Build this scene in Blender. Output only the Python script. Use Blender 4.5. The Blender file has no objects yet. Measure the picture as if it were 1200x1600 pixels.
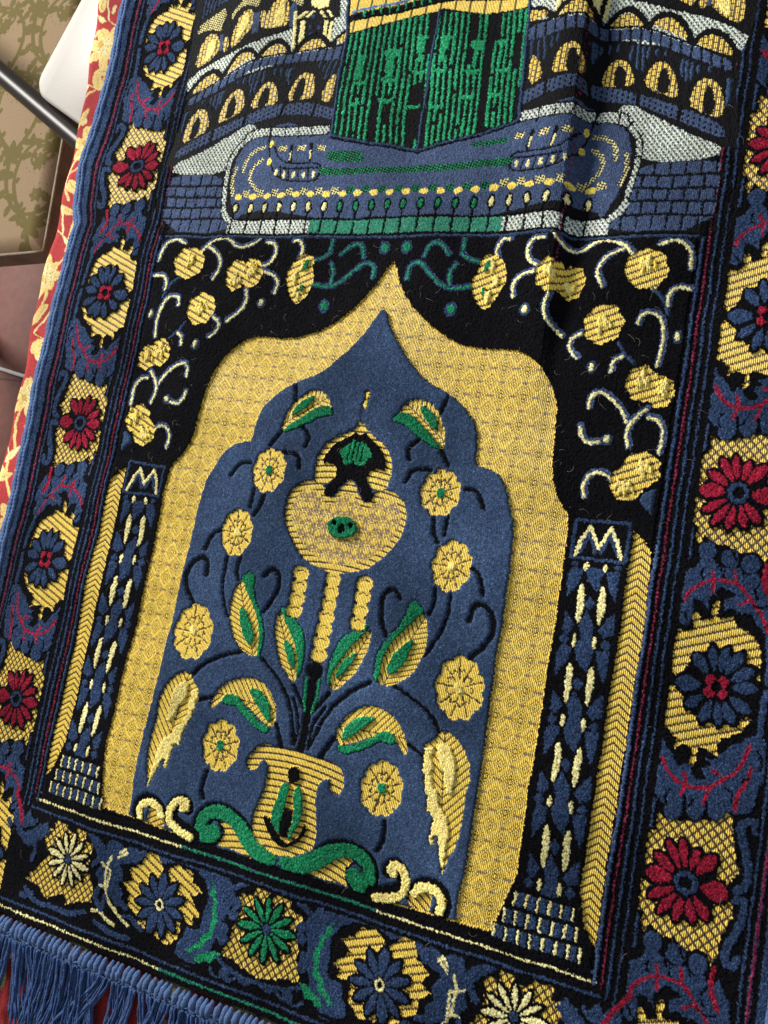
import bpy, math, random
import numpy as np
from mathutils import Matrix, Vector
rnd = random.Random(7); rng = np.random.default_rng(7)
scn = bpy.context.scene

# ------------------------------------------------------------------ camera, light, exposure
R = np.array([[ 0.91463511, 0.18077751,-0.36161043],[ 0.12376034,-0.9767142 ,-0.17525052],[-0.3848714 , 0.11553725,-0.91571019]])
T = np.array([0.01042725,-0.21303428,0.67404965]); FPX = 1357.79
CAM = -R.T @ T
cd = bpy.data.cameras.new('camera'); cam = bpy.data.objects.new('camera', cd); scn.collection.objects.link(cam)
cd.sensor_fit = 'VERTICAL'; cd.sensor_height = 24.0; cd.lens = FPX/1600*24.0; cd.clip_start = 0.01; cd.clip_end = 50
M = np.eye(4); M[:3,0] = R[0]; M[:3,1] = -R[1]; M[:3,2] = -R[2]; M[:3,3] = CAM
cam.matrix_world = Matrix(M.tolist()); scn.camera = cam
cd.dof.use_dof = True; cd.dof.focus_distance = 0.62; cd.dof.aperture_fstop = 20.0

w = bpy.data.worlds.new('World'); scn.world = w; w.use_nodes = True
w.node_tree.nodes['Background'].inputs[0].default_value = (0.80, 0.90, 1.0, 1); w.node_tree.nodes['Background'].inputs[1].default_value = 0.36
def area(name, loc, target, size, size_y, power, col):
    l = bpy.data.lights.new(name, 'AREA'); l.shape = 'RECTANGLE'; l.size = size; l.size_y = size_y; l.energy = power; l.color = col
    o = bpy.data.objects.new(name, l); scn.collection.objects.link(o); o.location = loc
    o.rotation_euler = (Vector(target)-Vector(loc)).to_track_quat('-Z', 'Y').to_euler(); return o
area('window_light', (-1.85, 0.80, 1.15), (0, -0.15, 0), 0.6, 0.75, 98, (1.0, 0.965, 0.91))
vs = scn.view_settings
scn.display_settings.display_device = 'sRGB'; vs.view_transform = 'Standard'; vs.look = 'None'; vs.exposure = 0.0; vs.gamma = 1.0; vs.use_curve_mapping = False

# ------------------------------------------------------------------ measuring helpers
def at(x, y, z=0.0):                       # photo pixel -> point on the level plane at height z
    d = R.T @ np.array([(x-600)/FPX, (y-800)/FPX, 1.0]); k = (z-CAM[2])/d[2]; p = CAM+k*d
    return p[:2]
AX = 0.0010                                # mirror axis of the rug design

# ------------------------------------------------------------------ materials
def new_mat(name):
    m = bpy.data.materials.new(name); m.use_nodes = True; nt = m.node_tree; nt.nodes.clear()
    out = nt.nodes.new('ShaderNodeOutputMaterial'); b = nt.nodes.new('ShaderNodeBsdfPrincipled')
    nt.links.new(b.outputs[0], out.inputs[0]); return m, nt, b
def nd(nt, t, **k):
    n = nt.nodes.new(t)
    for a, v in k.items(): setattr(n, a, v)
    return n
def noise(nt, scale, detail=2, vec=None):
    n = nd(nt, 'ShaderNodeTexNoise'); n.inputs['Scale'].default_value = scale; n.inputs['Detail'].default_value = detail
    if vec is not None: nt.links.new(vec, n.inputs['Vector'])
    return n
def mathn(nt, op, a, b=None, c=None):
    n = nd(nt, 'ShaderNodeMath', operation=op)
    for i, x in enumerate((a, b, c)):
        if x is None: continue
        if isinstance(x, (int, float)): n.inputs[i].default_value = x
        else: nt.links.new(x, n.inputs[i])
    return n.outputs[0]
def plain(name, col, rough=0.6, nscale=60, namt=0.25, bump=0.0, bscale=200, spec=0.4, sheen=0.0):
    m, nt, b = new_mat(name); tc = nd(nt, 'ShaderNodeTexCoord'); n = noise(nt, nscale, 4, tc.outputs['Object'])
    mx = nd(nt, 'ShaderNodeMix', data_type='RGBA'); nt.links.new(n.outputs[0], mx.inputs[0])
    mx.inputs[6].default_value = (*[c*(1-namt) for c in col], 1); mx.inputs[7].default_value = (*[min(1, c*(1+namt)) for c in col], 1)
    nt.links.new(mx.outputs[2], b.inputs['Base Color']); b.inputs['Roughness'].default_value = rough; b.inputs['Specular IOR Level'].default_value = spec
    b.inputs['Sheen Weight'].default_value = sheen
    if bump:
        n2 = noise(nt, bscale, 3, tc.outputs['Object']); bp = nd(nt, 'ShaderNodeBump'); bp.inputs['Strength'].default_value = bump; bp.inputs['Distance'].default_value = 0.002
        nt.links.new(n2.outputs[0], bp.inputs['Height']); nt.links.new(bp.outputs[0], b.inputs['Normal'])
    return m
def attr_cloth(name, scale_fine, ribs, sheen, rough, bumpd):
    """colour from the mesh's woven pattern; yarn variation, pile fuzz and ribs are procedural"""
    m, nt, b = new_mat(name); L = nt.links.new
    tc = nd(nt, 'ShaderNodeTexCoord'); at_ = nd(nt, 'ShaderNodeAttribute', attribute_name='yarn'); fl = nd(nt, 'ShaderNodeAttribute', attribute_name='woven')
    n1 = noise(nt, scale_fine, 2, tc.outputs['Object']); n2 = noise(nt, 11, 5, tc.outputs['Object'])
    v1 = mathn(nt, 'MULTIPLY_ADD', n1.outputs[0], 1.3, 0.35); n2c = nd(nt, 'ShaderNodeMapRange'); L(n2.outputs[0], n2c.inputs[0]); n2c.inputs[1].default_value = .3; n2c.inputs[2].default_value = .7; n2c.inputs[3].default_value = .58; n2c.inputs[4].default_value = 1.55
    v2m = nd(nt, 'ShaderNodeMix', data_type='FLOAT'); L(fl.outputs['Fac'], v2m.inputs[0]); L(n2c.outputs[0], v2m.inputs[2]); L(mathn(nt, 'MULTIPLY_ADD', n2.outputs[0], .35, .83), v2m.inputs[3]); v2 = v2m.outputs[0]
    v = mathn(nt, 'MULTIPLY', v1, v2)
    sx = nd(nt, 'ShaderNodeSeparateXYZ'); L(tc.outputs['Object'], sx.inputs[0])
    if ribs:
        wob = noise(nt, 90, 2, tc.outputs['Object'])
        ph = mathn(nt, 'ADD', mathn(nt, 'MULTIPLY', sx.outputs[0], 2*math.pi/0.00125), mathn(nt, 'MULTIPLY', wob.outputs[0], 5.0))
        s = mathn(nt, 'SINE', ph); rib = mathn(nt, 'MULTIPLY_ADD', s, 0.5, 0.5)
        ribc = mathn(nt, 'MULTIPLY_ADD', rib, 0.60, 0.60)
        rc = nd(nt, 'ShaderNodeMix', data_type='FLOAT'); L(fl.outputs['Fac'], rc.inputs[0]); rc.inputs[2].default_value = 1.0; L(ribc, rc.inputs[3])
        v = mathn(nt, 'MULTIPLY', v, rc.outputs[0])
    vm = nd(nt, 'ShaderNodeVectorMath', operation='SCALE'); L(at_.outputs['Color'], vm.inputs[0]); L(v, vm.inputs['Scale'])
    L(vm.outputs[0], b.inputs['Base Color'])
    rr = nd(nt, 'ShaderNodeMix', data_type='FLOAT'); L(fl.outputs['Fac'], rr.inputs[0]); rr.inputs[2].default_value = rough; rr.inputs[3].default_value = 0.42; L(rr.outputs[0], b.inputs['Roughness'])
    sp_ = nd(nt, 'ShaderNodeMix', data_type='FLOAT'); L(fl.outputs['Fac'], sp_.inputs[0]); sp_.inputs[2].default_value = .06; sp_.inputs[3].default_value = .26; L(sp_.outputs[0], b.inputs['Specular IOR Level'])
    sh = nd(nt, 'ShaderNodeMix', data_type='FLOAT'); L(fl.outputs['Fac'], sh.inputs[0]); sb = nd(nt, 'ShaderNodeSeparateColor'); L(at_.outputs['Color'], sb.inputs[0]); L(mathn(nt, 'MINIMUM', mathn(nt, 'MULTIPLY_ADD', sb.outputs[2], 4.5, sheen), .55), sh.inputs[2]); sh.inputs[3].default_value = 0.0; L(sh.outputs[0], b.inputs['Sheen Weight'])
    b.inputs['Sheen Roughness'].default_value = 0.28
    tint = nd(nt, 'ShaderNodeMix', data_type='RGBA'); tint.inputs[0].default_value = 0.35; L(at_.outputs['Color'], tint.inputs[6]); tint.inputs[7].default_value = (0.55, 0.65, 0.9, 1); L(tint.outputs[2], b.inputs['Sheen Tint'])
    h = n1.outputs[0]
    if ribs:
        hm = nd(nt, 'ShaderNodeMix', data_type='FLOAT'); L(fl.outputs['Fac'], hm.inputs[0]); L(n1.outputs[0], hm.inputs[2]); L(mathn(nt, 'MULTIPLY', rib, 0.6), hm.inputs[3]); h = hm.outputs[0]
    bp = nd(nt, 'ShaderNodeBump'); bp.inputs['Strength'].default_value = 0.7; bp.inputs['Distance'].default_value = bumpd; L(h, bp.inputs['Height']); L(bp.outputs[0], b.inputs['Normal'])
    return m
MAT_RUG = attr_cloth('rug_yarn', 1100, True, 0.04, 0.95, 0.0009)
MAT_COVER = attr_cloth('printed_cotton', 700, False, 0.05, 0.8, 0.0003)

# ------------------------------------------------------------------ object helpers
def link(o, parent=None):
    scn.collection.objects.link(o)
    if parent is not None: o.parent = parent
    return o
def tag(o, label=None, cat=None, group=None, kind=None):
    for k, v in (('label', label), ('category', cat), ('group', group), ('kind', kind)):
        if v: o[k] = v
    return o
def empty(name, loc=(0, 0, 0)):
    o = bpy.data.objects.new(name, None); o.location = loc; o.empty_display_size = 0.05; return link(o)
def mesh_obj(name, verts, faces, mat, parent=None, smooth=True):
    me = bpy.data.meshes.new(name); me.from_pydata([tuple(map(float, v)) for v in verts], [], faces); me.update()
    me.materials.append(mat)
    if smooth: me.polygons.foreach_set('use_smooth', [True]*len(me.polygons))
    return link(bpy.data.objects.new(name, me), parent)
def grid_obj(name, co, quads, colr, woven, mat, parent=None, smooth=False):
    me = bpy.data.meshes.new(name); n = len(co); q = len(quads)
    me.vertices.add(n); me.vertices.foreach_set('co', co.astype(np.float32).ravel())
    me.loops.add(4*q); me.loops.foreach_set('vertex_index', quads.astype(np.int32).ravel())
    me.polygons.add(q); me.polygons.foreach_set('loop_start', np.arange(0, 4*q, 4, dtype=np.int32)); me.polygons.foreach_set('loop_total', np.full(q, 4, np.int32))
    if smooth: me.polygons.foreach_set('use_smooth', np.ones(q, bool))
    me.update(calc_edges=True)
    a = me.attributes.new('yarn', 'FLOAT_COLOR', 'POINT'); a.data.foreach_set('color', np.concatenate([colr, np.ones((n, 1))], 1).astype(np.float32).ravel())
    a = me.attributes.new('woven', 'FLOAT', 'POINT'); a.data.foreach_set('value', woven.astype(np.float32))
    me.materials.append(mat); return link(bpy.data.objects.new(name, me), parent)
class TubeSet:
    def __init__(s): s.v = []; s.f = []
    def tube(s, pts, rad, n=6, cap=True, flat=1.0):
        pts = [np.array(p, float) for p in pts]; b0 = len(s.v); up = np.array([0, 0, 1.0])
        for i, p in enumerate(pts):
            t = pts[min(i+1, len(pts)-1)]-pts[max(i-1, 0)]; t /= np.linalg.norm(t)+1e-12
            u = up if abs(t[2]) < .95 else np.array([1.0, 0, 0]); a = np.cross(t, u); a /= np.linalg.norm(a); b = np.cross(a, t)
            r = rad[i] if hasattr(rad, '__len__') else rad
            for k in range(n):
                an = 2*math.pi*k/n; s.v.append(p+a*math.cos(an)*r+b*math.sin(an)*r*flat)
        for i in range(len(pts)-1):
            for k in range(n):
                k2 = (k+1) % n; s.f.append((b0+i*n+k, b0+i*n+k2, b0+(i+1)*n+k2, b0+(i+1)*n+k))
        if cap: s.f.append(tuple(b0+k for k in range(n))[::-1]); s.f.append(tuple(b0+(len(pts)-1)*n+k for k in range(n)))
    def build(s, name, mat, parent=None): return mesh_obj(name, s.v, s.f, mat, parent)
def smooth_noise(shape, cell, seed):
    r = np.random.default_rng(seed); ny = int(shape[0]/cell)+4; nx = int(shape[1]/cell)+4; g = r.uniform(-1, 1, (ny, nx))
    y = np.arange(shape[0])/cell; x = np.arange(shape[1])/cell
    yi = y.astype(int); xi = x.astype(int); fy = y-yi; fx = x-xi; fy = (fy*fy*(3-2*fy))[:, None]; fx = (fx*fx*(3-2*fx))[None]
    a = g[yi][:, xi]; b = g[yi][:, xi+1]; c = g[yi+1][:, xi]; d = g[yi+1][:, xi+1]
    return (a*(1-fx)+b*fx)*(1-fy)+(c*(1-fx)+d*fx)*fy

# ------------------------------------------------------------------ the rug's woven design, laid out in rug metres
PAL = dict(black=(.0035,.0034,.0045), blue=(.031,.053,.104), navy=(.021,.038,.084), sky=(.10,.20,.42), gold=(.94,.635,.100), pale=(.90,.66,.20), cream=(.74,.63,.27),
           green=(.011,.160,.066), red=(.215,.010,.026), purple=(.15,.014,.038), white=(.66,.70,.56), dk=(.075,.045,.022), taupe=(.30,.20,.12), teal=(.03,.19,.12), grey=(.075,.095,.115), leafgreen=(.018,.225,.095), court=(.043,.066,.132))
PN = list(PAL); PI = {k: i for i, k in enumerate(PN)}; PC = np.array([PAL[k] for k in PN])
PITCH = 0.00050
U0, U1, V0, V1 = -0.3215, 0.3215, -0.5765, 0.300
us = np.arange(U0, U1, PITCH); vsq = np.arange(V1, V0, -PITCH)
NY, NX = len(vsq), len(us)
WU = us[None]+smooth_noise((NY, NX), 2.2, 1)*0.00075+smooth_noise((NY, NX), 40, 2)*0.0006
WV = vsq[:, None]+smooth_noise((NY, NX), 2.2, 3)*0.00075+smooth_noise((NY, NX), 40, 4)*0.0006
TU = np.broadcast_to(us[None], (NY, NX)); TV = np.broadcast_to(vsq[:, None], (NY, NX))
C = np.zeros((NY, NX), np.uint8); HT = np.zeros((NY, NX), np.float32); FL = np.zeros((NY, NX), np.float32); RG = np.zeros((NY, NX), np.int16)
REGIONS = [('border_band', None)]          # (name, parent region)
def region(name, parent=None): REGIONS.append((name, parent)); return len(REGIONS)-1

def K(ox, oy, s, txt):                      # "x y x y" measured in an enlarged view -> rug coordinates
    a = [float(t) for t in txt.split()]
    return np.array([at(ox+a[i]/s, oy+a[i+1]/s) for i in range(0, len(a), 2)])
def A00(t): return K(0, 0, 3, t)
def A10(t): return K(400, 0, 3, t)
def A20(t): return K(800, 0, 3, t)
def A01(t): return K(0, 400, 3, t)
def A11(t): return K(400, 400, 3, t)
def A21(t): return K(800, 400, 3, t)
def A12(t): return K(400, 800, 3, t)
def A22(t): return K(800, 800, 3, t)
def A03(t): return K(0, 1200, 3, t)
def A13(t): return K(400, 1200, 3, t)
def A23(t): return K(800, 1200, 3, t)
def VS(t): return K(380, 1120, 5, t)
def LP(t): return K(430, 640, 5, t)
def B3(t): return K(980, 820, 3.636, t)
def B4(t): return K(980, 1200, 4, t)
def CP(t): return K(880, 800, 8, t)
def KB(t): return K(500, 0, 3.529, t)
def mir(p): q = np.array(p); q[:, 0] = 2*AX-q[:, 0]; return q
def jag(p, step=.0030, amp=.0009, seed=3):
    p = np.asarray(p); out = []; rr = np.random.default_rng(seed+int(abs(p[0, 0])*1e5)); k = 0
    for a, b in zip(p, np.roll(p, -1, 0)):
        L_ = np.linalg.norm(b-a); n = max(1, int(L_/step)); nn = np.array([(b-a)[1], -(b-a)[0]])/(L_+1e-9)
        for i in range(n):
            q = a+(b-a)*i/n+(nn*amp*rr.uniform(.4, 1.5)*(1 if k % 2 else -1) if i or n == 1 else 0); out.append(q); k += 1
    return np.array(out)
def sh(p, du, dv): return np.asarray(p)+np.array([du, dv])
def chaik(p, n=1, closed=True):
    p = np.asarray(p)
    for _ in range(n):
        if closed: a, b = p, np.roll(p, -1, 0); p = np.stack([a*.75+b*.25, a*.25+b*.75], 1).reshape(-1, 2)
        else:
            a, b = p[:-1], p[1:]; p = np.concatenate([p[:1], np.stack([a*.75+b*.25, a*.25+b*.75], 1).reshape(-1, 2), p[-1:]])
    return p
def window(lo, hi, m=0.0025):
    i0 = max(0, int((V1-hi[1]-m)/PITCH)); i1 = min(NY, int((V1-lo[1]+m)/PITCH)+2)
    j0 = max(0, int((lo[0]-m-U0)/PITCH)); j1 = min(NX, int((hi[0]+m-U0)/PITCH)+2)
    return (slice(i0, i1), slice(j0, j1)) if i1 > i0 and j1 > j0 else None
def in_poly(p, sl):
    x = WU[sl]; y = WV[sl]; r = np.zeros(x.shape, bool); q = np.roll(p, -1, 0)
    for (x0, y0), (x1, y1) in zip(p, q):
        if y0 == y1: continue
        r ^= ((y0 > y) != (y1 > y)) & (x < (x1-x0)*(y-y0)/(y1-y0)+x0)
    return r
def near_line(p, r, sl):
    x = WU[sl]; y = WV[sl]; best = np.full(x.shape, 9.0)
    for (x0, y0), (x1, y1) in zip(p[:-1], p[1:]):
        dx, dy = x1-x0, y1-y0; t = np.clip(((x-x0)*dx+(y-y0)*dy)/(dx*dx+dy*dy+1e-15), 0, 1)
        best = np.minimum(best, (x-x0-t*dx)**2+(y-y0-t*dy)**2)
    return best < r*r
WEAVE = {}
def weave(name):
    def d(f): WEAVE[name] = f; return f
    return d
def fr(x): return x-np.floor(x)
def ln(x, wd): f = fr(x); return np.minimum(f, 1-f) < wd
@weave('lattice')
def _(u, v): return ln(u/.0056+v/.0064, .15) | ln(u/.0056-v/.0064, .15), 'dk'
@weave('stripe')
def _(u, v): return ln((v-.42*u)/.0054+0.12*np.floor(fr(u/.0022)*2), .15), 'dk'
@weave('stripem')
def _(u, v): return ln((v+.42*u)/.0054+0.12*np.floor(fr(u/.0022)*2), .15), 'dk'
@weave('twill')
def _(u, v): return ln((v+.75*np.abs(u-.2155))/.0048, .15), 'dk'
@weave('twillm')
def _(u, v): return ln((v+.75*np.abs(u-(2*AX-.2155)))/.0048, .15), 'dk'
@weave('rib')
def _(u, v): return ln((v+3.0*(u-AX)**2)/.0046, .15), 'dk'
@weave('feather')
def _(u, v): return ln((v-.6*u)/.0044, .12), 'dk'
@weave('brick')
def _(u, v): return ln(u/.0036, .14) | ln(v/.0048+.5*np.floor(u/.0036), .10), 'dk'
@weave('ribv')
def _(u, v): return ln(u/.0125, .05), 'dk'
@weave('check')
def _(u, v): return (fr(u/.0036+v/.0046) > .50) & (fr(u/.0036-v/.0046) > .30) | ln(v/.0046-u/.0036, .07), 'grey'
@weave('check2')
def _(u, v): return (fr((u+v*.6)/.0034) > .5) ^ (fr((v-u*.4)/.0034) > .55), 'black'
@weave('dots')
def _(u, v): return (fr(u/.0040) > .62) & (fr(v/.0040+.5*np.floor(u/.0040)) > .55), 'black'
def diamond(u, v):
    a, b = .0172, .0200
    u = u+.00035*np.sign(fr(v/.0011)-.5)
    x1 = (fr(u/a+.5)-.5)*a; y1 = (fr(v/b+.5)-.5)*b; x2 = (fr(u/a)-.5)*a; y2 = (fr(v/b)-.5)*b
    d1 = np.abs(x1)/a*2+np.abs(y1)/b*2; d2 = np.abs(x2)/a*2+np.abs(y2)/b*2
    r = np.hypot(x1, y1*.85); hx = np.maximum(np.abs(x1), np.abs(x1)*.55+np.abs(y1)*.80)
    l = (np.abs(r-.0015) < .00042) | (np.abs(d1-.44) < .040) | (np.abs(d1-.70) < .036) | (np.abs(d1-.95) < .032) | (np.abs(d2-.56) < .036) | (np.abs(d2-.28) < .040) | (d2 < .07)
    node = ((np.abs(x1) > a/2-.0026) & (np.abs(y1) < .0007)) | ((np.abs(x1) < .0024) & (np.abs(np.abs(y1)-b/2) < .0007))
    return l, node
@weave('diamond')
def _(u, v): return diamond(u, v)[0], 'dk'
@weave('speckle')
def _(u, v):
    P_ = .0096; row = np.floor(v/P_); x = (fr(u/.0092+.5*row)-.5)*.0092; y = (fr(v/P_)-.5)*P_+.0012*np.sin(u*260+row*2)
    rr = np.hypot(x/.0031, (y-.0004)/.0037); leaf = (rr < 1) & ~((np.abs(rr-.62) < .13) & (y > -.0006))
    dab = (np.abs(np.abs(x)-.0046) < .0008) & (np.abs(y) < .0017) | (np.hypot(np.abs(x)-.0023, np.abs(y)-.0042) < .0008)
    mott = (fr(u/.0013)+fr(v/.0017+.5*np.floor(u/.0013)) > 1.45)
    return ~(leaf | dab | mott), 'taupe'
def put(sl, m, col, h, flat=0.0, rg=None, wv=None):
    if not m.any(): return
    C[sl][m] = PI[col]; HT[sl][m] = h; FL[sl][m] = flat
    if rg is not None: RG[sl][m] = rg
    if wv:
        l, c2 = (wv if callable(wv) else WEAVE[wv])(TU[sl], TV[sl]); l = l & m
        C[sl][l] = PI[c2]; HT[sl][l] = h-.00035
        if wv == 'diamond':
            l = diamond(TU[sl], TV[sl])[1] & m; C[sl][l] = PI['taupe']
def poly(p, col, h=.0015, flat=0.0, rg=None, wv=None, sm=1, both=False, wvm=None, rgm=None):
    p0 = np.asarray(p); q = chaik(p0, sm) if sm else p0
    sl = window(q.min(0), q.max(0))
    if sl: put(sl, in_poly(q, sl), col, h, flat, rg, wv)
    if both: poly(mir(p0), col, h, flat, rgm if rgm is not None else rg, wvm or wv, sm)
def line(p, r, col, h=.0015, flat=0.0, rg=None, wv=None, sm=1, both=False, rgm=None):
    p0 = np.asarray(p); q = chaik(p0, sm, False) if sm and len(p0) > 2 else p0
    sl = window(q.min(0), q.max(0), r+.002)
    if sl: put(sl, near_line(q, r, sl), col, h, flat, rg, wv)
    if both: line(mir(p0), r, col, h, flat, rgm if rgm is not None else rg, wv, sm)
def ell(c, rx, ry, col, h=.0015, flat=0.0, rg=None, wv=None, both=False, rot=0, n=20, rgm=None):
    a = np.linspace(0, 2*np.pi, n, endpoint=False); x = rx*np.cos(a); y = ry*np.sin(a)
    p = np.stack([c[0]+x*math.cos(rot)-y*math.sin(rot), c[1]+x*math.sin(rot)+y*math.cos(rot)], 1)
    poly(p, col, h, flat, rg, wv, 0, both, rgm=rgm)
def rect(u0, v0, u1, v1, col, h=.0015, flat=0.0, rg=None, wv=None, both=False, wvm=None, rgm=None):
    poly(np.array([(u0, v0), (u1, v0), (u1, v1), (u0, v1)]), col, h, flat, rg, wv, 0, both, wvm, rgm)
def dotted(p0, p1, r, col, base, h=.0012, step=.0042, duty=.6, both=False):
    p0 = np.array(p0, float); p1 = np.array(p1, float); line([p0, p1], r*1.2, base, h*.7)
    if both: line(mir([p0, p1]), r*1.2, base, h*.7)
    L_ = np.linalg.norm(p1-p0); n = int(L_/step); d = (p1-p0)/L_
    for i in range(n):
        a = p0+d*(i*step); b = a+d*(step*duty)
        line([a, b], r*.8, col, h, sm=0, both=both)
H_FLAT = 0.0; H_PILE = .0016
X = 1/3*.00044                              # metres per pixel of the 3x views

# --- ground of every region
RB = 0
R_MOSQ = region('mosque_panel'); R_SPAN = region('spandrel_field'); R_ARCH = region('arch_band'); R_NICHE = region('niche_field')
R_COL = region('column'); R_COL2 = region('column'); R_STR = region('side_strip'); R_STR2 = region('side_strip')
put((slice(None), slice(None)), np.ones((NY, NX), bool), 'black', .0009)
IN = .2165                                  # inner edge of the guard stripes
rect(-.2200, -.4800, .2220, .0000, 'black', .0017, 0, R_SPAN)
rect(-.2225, .0000, .2245, .300, 'black', .0005, .3, R_MOSQ)

# --- border motifs
def petals(c, tips, conv, r0, scale, col, back, hb=.0011, hp=.0015, rs=1.0, both=True):
    c = np.asarray(c)
    def one(c, tips):
        for grow, cl, h in ((.0023, back, hb), (0, col, hp)):
            for (t, wd) in tips:
                t = np.asarray(t); d = t-c; L_ = np.linalg.norm(d); e = d/L_; n = np.array([-e[1], e[0]]); a = c+e*(r0*.9-grow*.5); b = t+e*(grow+.0014); ww = wd+grow
                k = [a, a+(b-a)*.35+n*ww*.75, a+(b-a)*.68+n*ww, a+(b-a)*.93+n*ww*.55, b+e*.0008, a+(b-a)*.93-n*ww*.55, a+(b-a)*.68-n*ww, a+(b-a)*.35-n*ww*.75]
                poly(k, cl, h, sm=1)
            if grow: ell(c, r0*1.5, r0*1.5, back, hb)
    one(c, tips)
    if both: one(mir([c])[0], [(mir([t])[0], wd) for t, wd in tips])
S3 = .00044/3.636; S4 = .00044/4
def unit(k):
    dv = k*.2395; s = lambda p: sh(p, 0, dv)
    P = lambda conv, t, col, **kw: poly(jag(s(conv(t)), *((.0032, .0006) if col == 'gold' else (.0040, .0010))), col, both=True, sm=0 if col == 'gold' else 1, **kw)
    Ln = lambda conv, t, r, col, **kw: line(s(conv(t)), r, col, both=True, **kw)
    nb = 'navy'
    # tile A ground (lattice), hooks beside it
    P(B4, '195 280 250 320 340 330 480 320 560 345 630 280 660 310 650 420 670 540 695 660 640 680 620 730 610 800 660 895 620 990 580 1060 555 1180 520 1230 490 1150 440 1120 360 1125 290 1060 220 1050 150 960 95 1020 90 960 110 900 35 840 35 740 100 690 140 640 80 580 75 460 100 410 180 380', 'gold', h=0, flat=1, wv='lattice')
    Ln(B4, '800 400 805 350 750 330 705 370 710 440 735 540 755 640 740 740 680 760', 22*S4, nb)
    Ln(B4, '660 820 745 830 725 900 700 1000 640 1080 610 1160 620 1220 670 1240 690 1190', 22*S4, nb)
    Ln(B4, '170 200 150 280 145 360', 14*S4, nb); Ln(B4, '100 260 80 370 50 420 40 560 50 680 30 740', 13*S4, nb)
    Ln(B4, '60 920 50 1000 40 1100', 16*S4, nb); ell(s(B4('90 150'))[0], .003, .0035, nb, both=True); ell(s(B4('160 1080'))[0], .004, .0045, nb, both=True)
    Ln(B4, '30 740 40 850 60 920', 10*S4, nb)
    # wreath above tile B
    P(B3, '290 330 340 270 400 230 430 180 500 190 540 250 620 240 680 280 740 270 800 340 840 420 850 640 800 660 770 620 740 560 700 515 640 500 600 485 560 490 540 470 560 430 620 410 600 380 540 360 490 390 470 430 470 480 440 470 410 420 380 430 370 480 375 550 340 560 300 540 280 590 250 560 260 480 290 420 280 380', nb)
    for a, r in (('460 150', .0058), ('585 195', .0056), ('705 225', .0056)): ell(s(B3(a))[0], r, r*1.05, nb, both=True)
    Ln(B3, '520 200 535 265', 5*S3, 'black', h=.0008); Ln(B3, '640 215 665 290', 5*S3, 'black', h=.0008); Ln(B3, '400 210 410 170', 5*S3, 'black', h=.0008)
    Ln(B3, '350 40 350 170', 9*S3, nb); Ln(B3, '310 60 305 140', 7*S3, nb); ell(s(B3('270 200'))[0], .0028, .003, nb, both=True); ell(s(B3('250 450'))[0], .0024, .004, nb, both=True)
    Ln(B3, '265 560 220 610 210 700 205 790 235 870 195 905 160 960 150 1050 150 1140 190 1200 220 1280', 12*S3, nb)
    Ln(B3, '325 430 360 370 440 330 490 315 560 325 620 330 670 380 710 440 760 510 790 610', 8.5*S3, 'red'); Ln(B3, '480 265 492 315 482 385', 8*S3, 'red'); Ln(B3, '610 260 625 330', 7*S3, 'red'); Ln(B3, '635 455 695 430', 8*S3, 'red')
    Ln(B4, '545 1250 520 1380 560 1500', 15*S4, 'red')
    P(B4, '580 1310 620 1400 640 1480 640 1600 600 1640 560 1600 575 1500 545 1400 550 1320', nb)
    # tile B ground (stripes)
    P(B3, '235 640 270 605 370 590 380 490 400 500 420 550 490 540 480 470 530 430 525 470 510 510 520 535 600 525 620 590 680 610 740 680 755 770 750 840 740 900 725 1000 710 1090 650 1180 540 1220 500 1260 515 1320 480 1290 420 1270 400 1280 385 1370 405 1405 360 1370 370 1270 310 1240 270 1270 285 1210 215 1140 180 1090 185 990 210 940 260 905 290 880 270 840 235 790', 'gold', h=0, flat=1, wv='stripe', wvm='stripem')
    Ln(B3, '600 500 700 545 770 640 790 740 770 900 750 1010 740 1100 690 1190', 9*S3, 'black', h=.0009)
    Ln(B3, '800 640 810 780 800 900', 16*S3, nb); Ln(B3, '790 960 770 1060 760 1200', 16*S3, nb)
    # wreath below tile B
    P(B3, '130 1270 210 1280 260 1275 270 1330 290 1370 340 1350 350 1400 400 1460 460 1460 490 1400 440 1330 500 1340 560 1290 640 1240 690 1210 760 1200 800 1250 790 1400 740 1530 700 1640 560 1640 300 1640 220 1600 180 1500 130 1400', nb)
    P(B4, '90 20 150 60 200 200 240 230 330 235 400 250 520 250 600 220 640 180 655 285 700 290 760 190 800 80 830 -40 560 0 300 -20', nb)
    for a in ('290 265', '430 262', '562 270'): ell(s(B4(a))[0], .0050, .0056, nb, both=True)
    P(B3, '360 1380 400 1460 460 1450 420 1360', 'black', h=.0008)
    Ln(B4, '362 180 362 290', 9*S4, 'black', h=.0008); Ln(B4, '500 220 500 300', 7*S4, 'black', h=.0008)
    Ln(B3, '200 1320 230 1400 300 1470 350 1490 460 1500 540 1450 610 1410 660 1340 700 1260', 9*S3, 'red'); Ln(B3, '325 1410 335 1480 300 1535', 9*S3, 'red'); Ln(B3, '485 1390 545 1440', 8*S3, 'red'); Ln(B3, '470 1500 430 1585', 8*S3, 'red')
    Ln(B4, '775 0 735 100 685 170 668 270', 10*S4, 'red')
    for t in ('330 300 300 380 320 440', '300 480 330 500 345 540', '760 330 720 380 740 430', '800 470 750 480 720 455', '440 250 420 290 440 310', '560 265 545 295 560 310'): Ln(B3, t, 4.5*S3, 'black', h=.0008)
    for t in ('190 1340 160 1390 170 1440', '240 1500 215 1540 230 1590', '380 1560 350 1600', '560 1500 600 1530 590 1580', '650 1460 690 1440', '740 1290 770 1340 750 1400'): Ln(B3, t, 5*S3, 'black', h=.0008)
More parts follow.
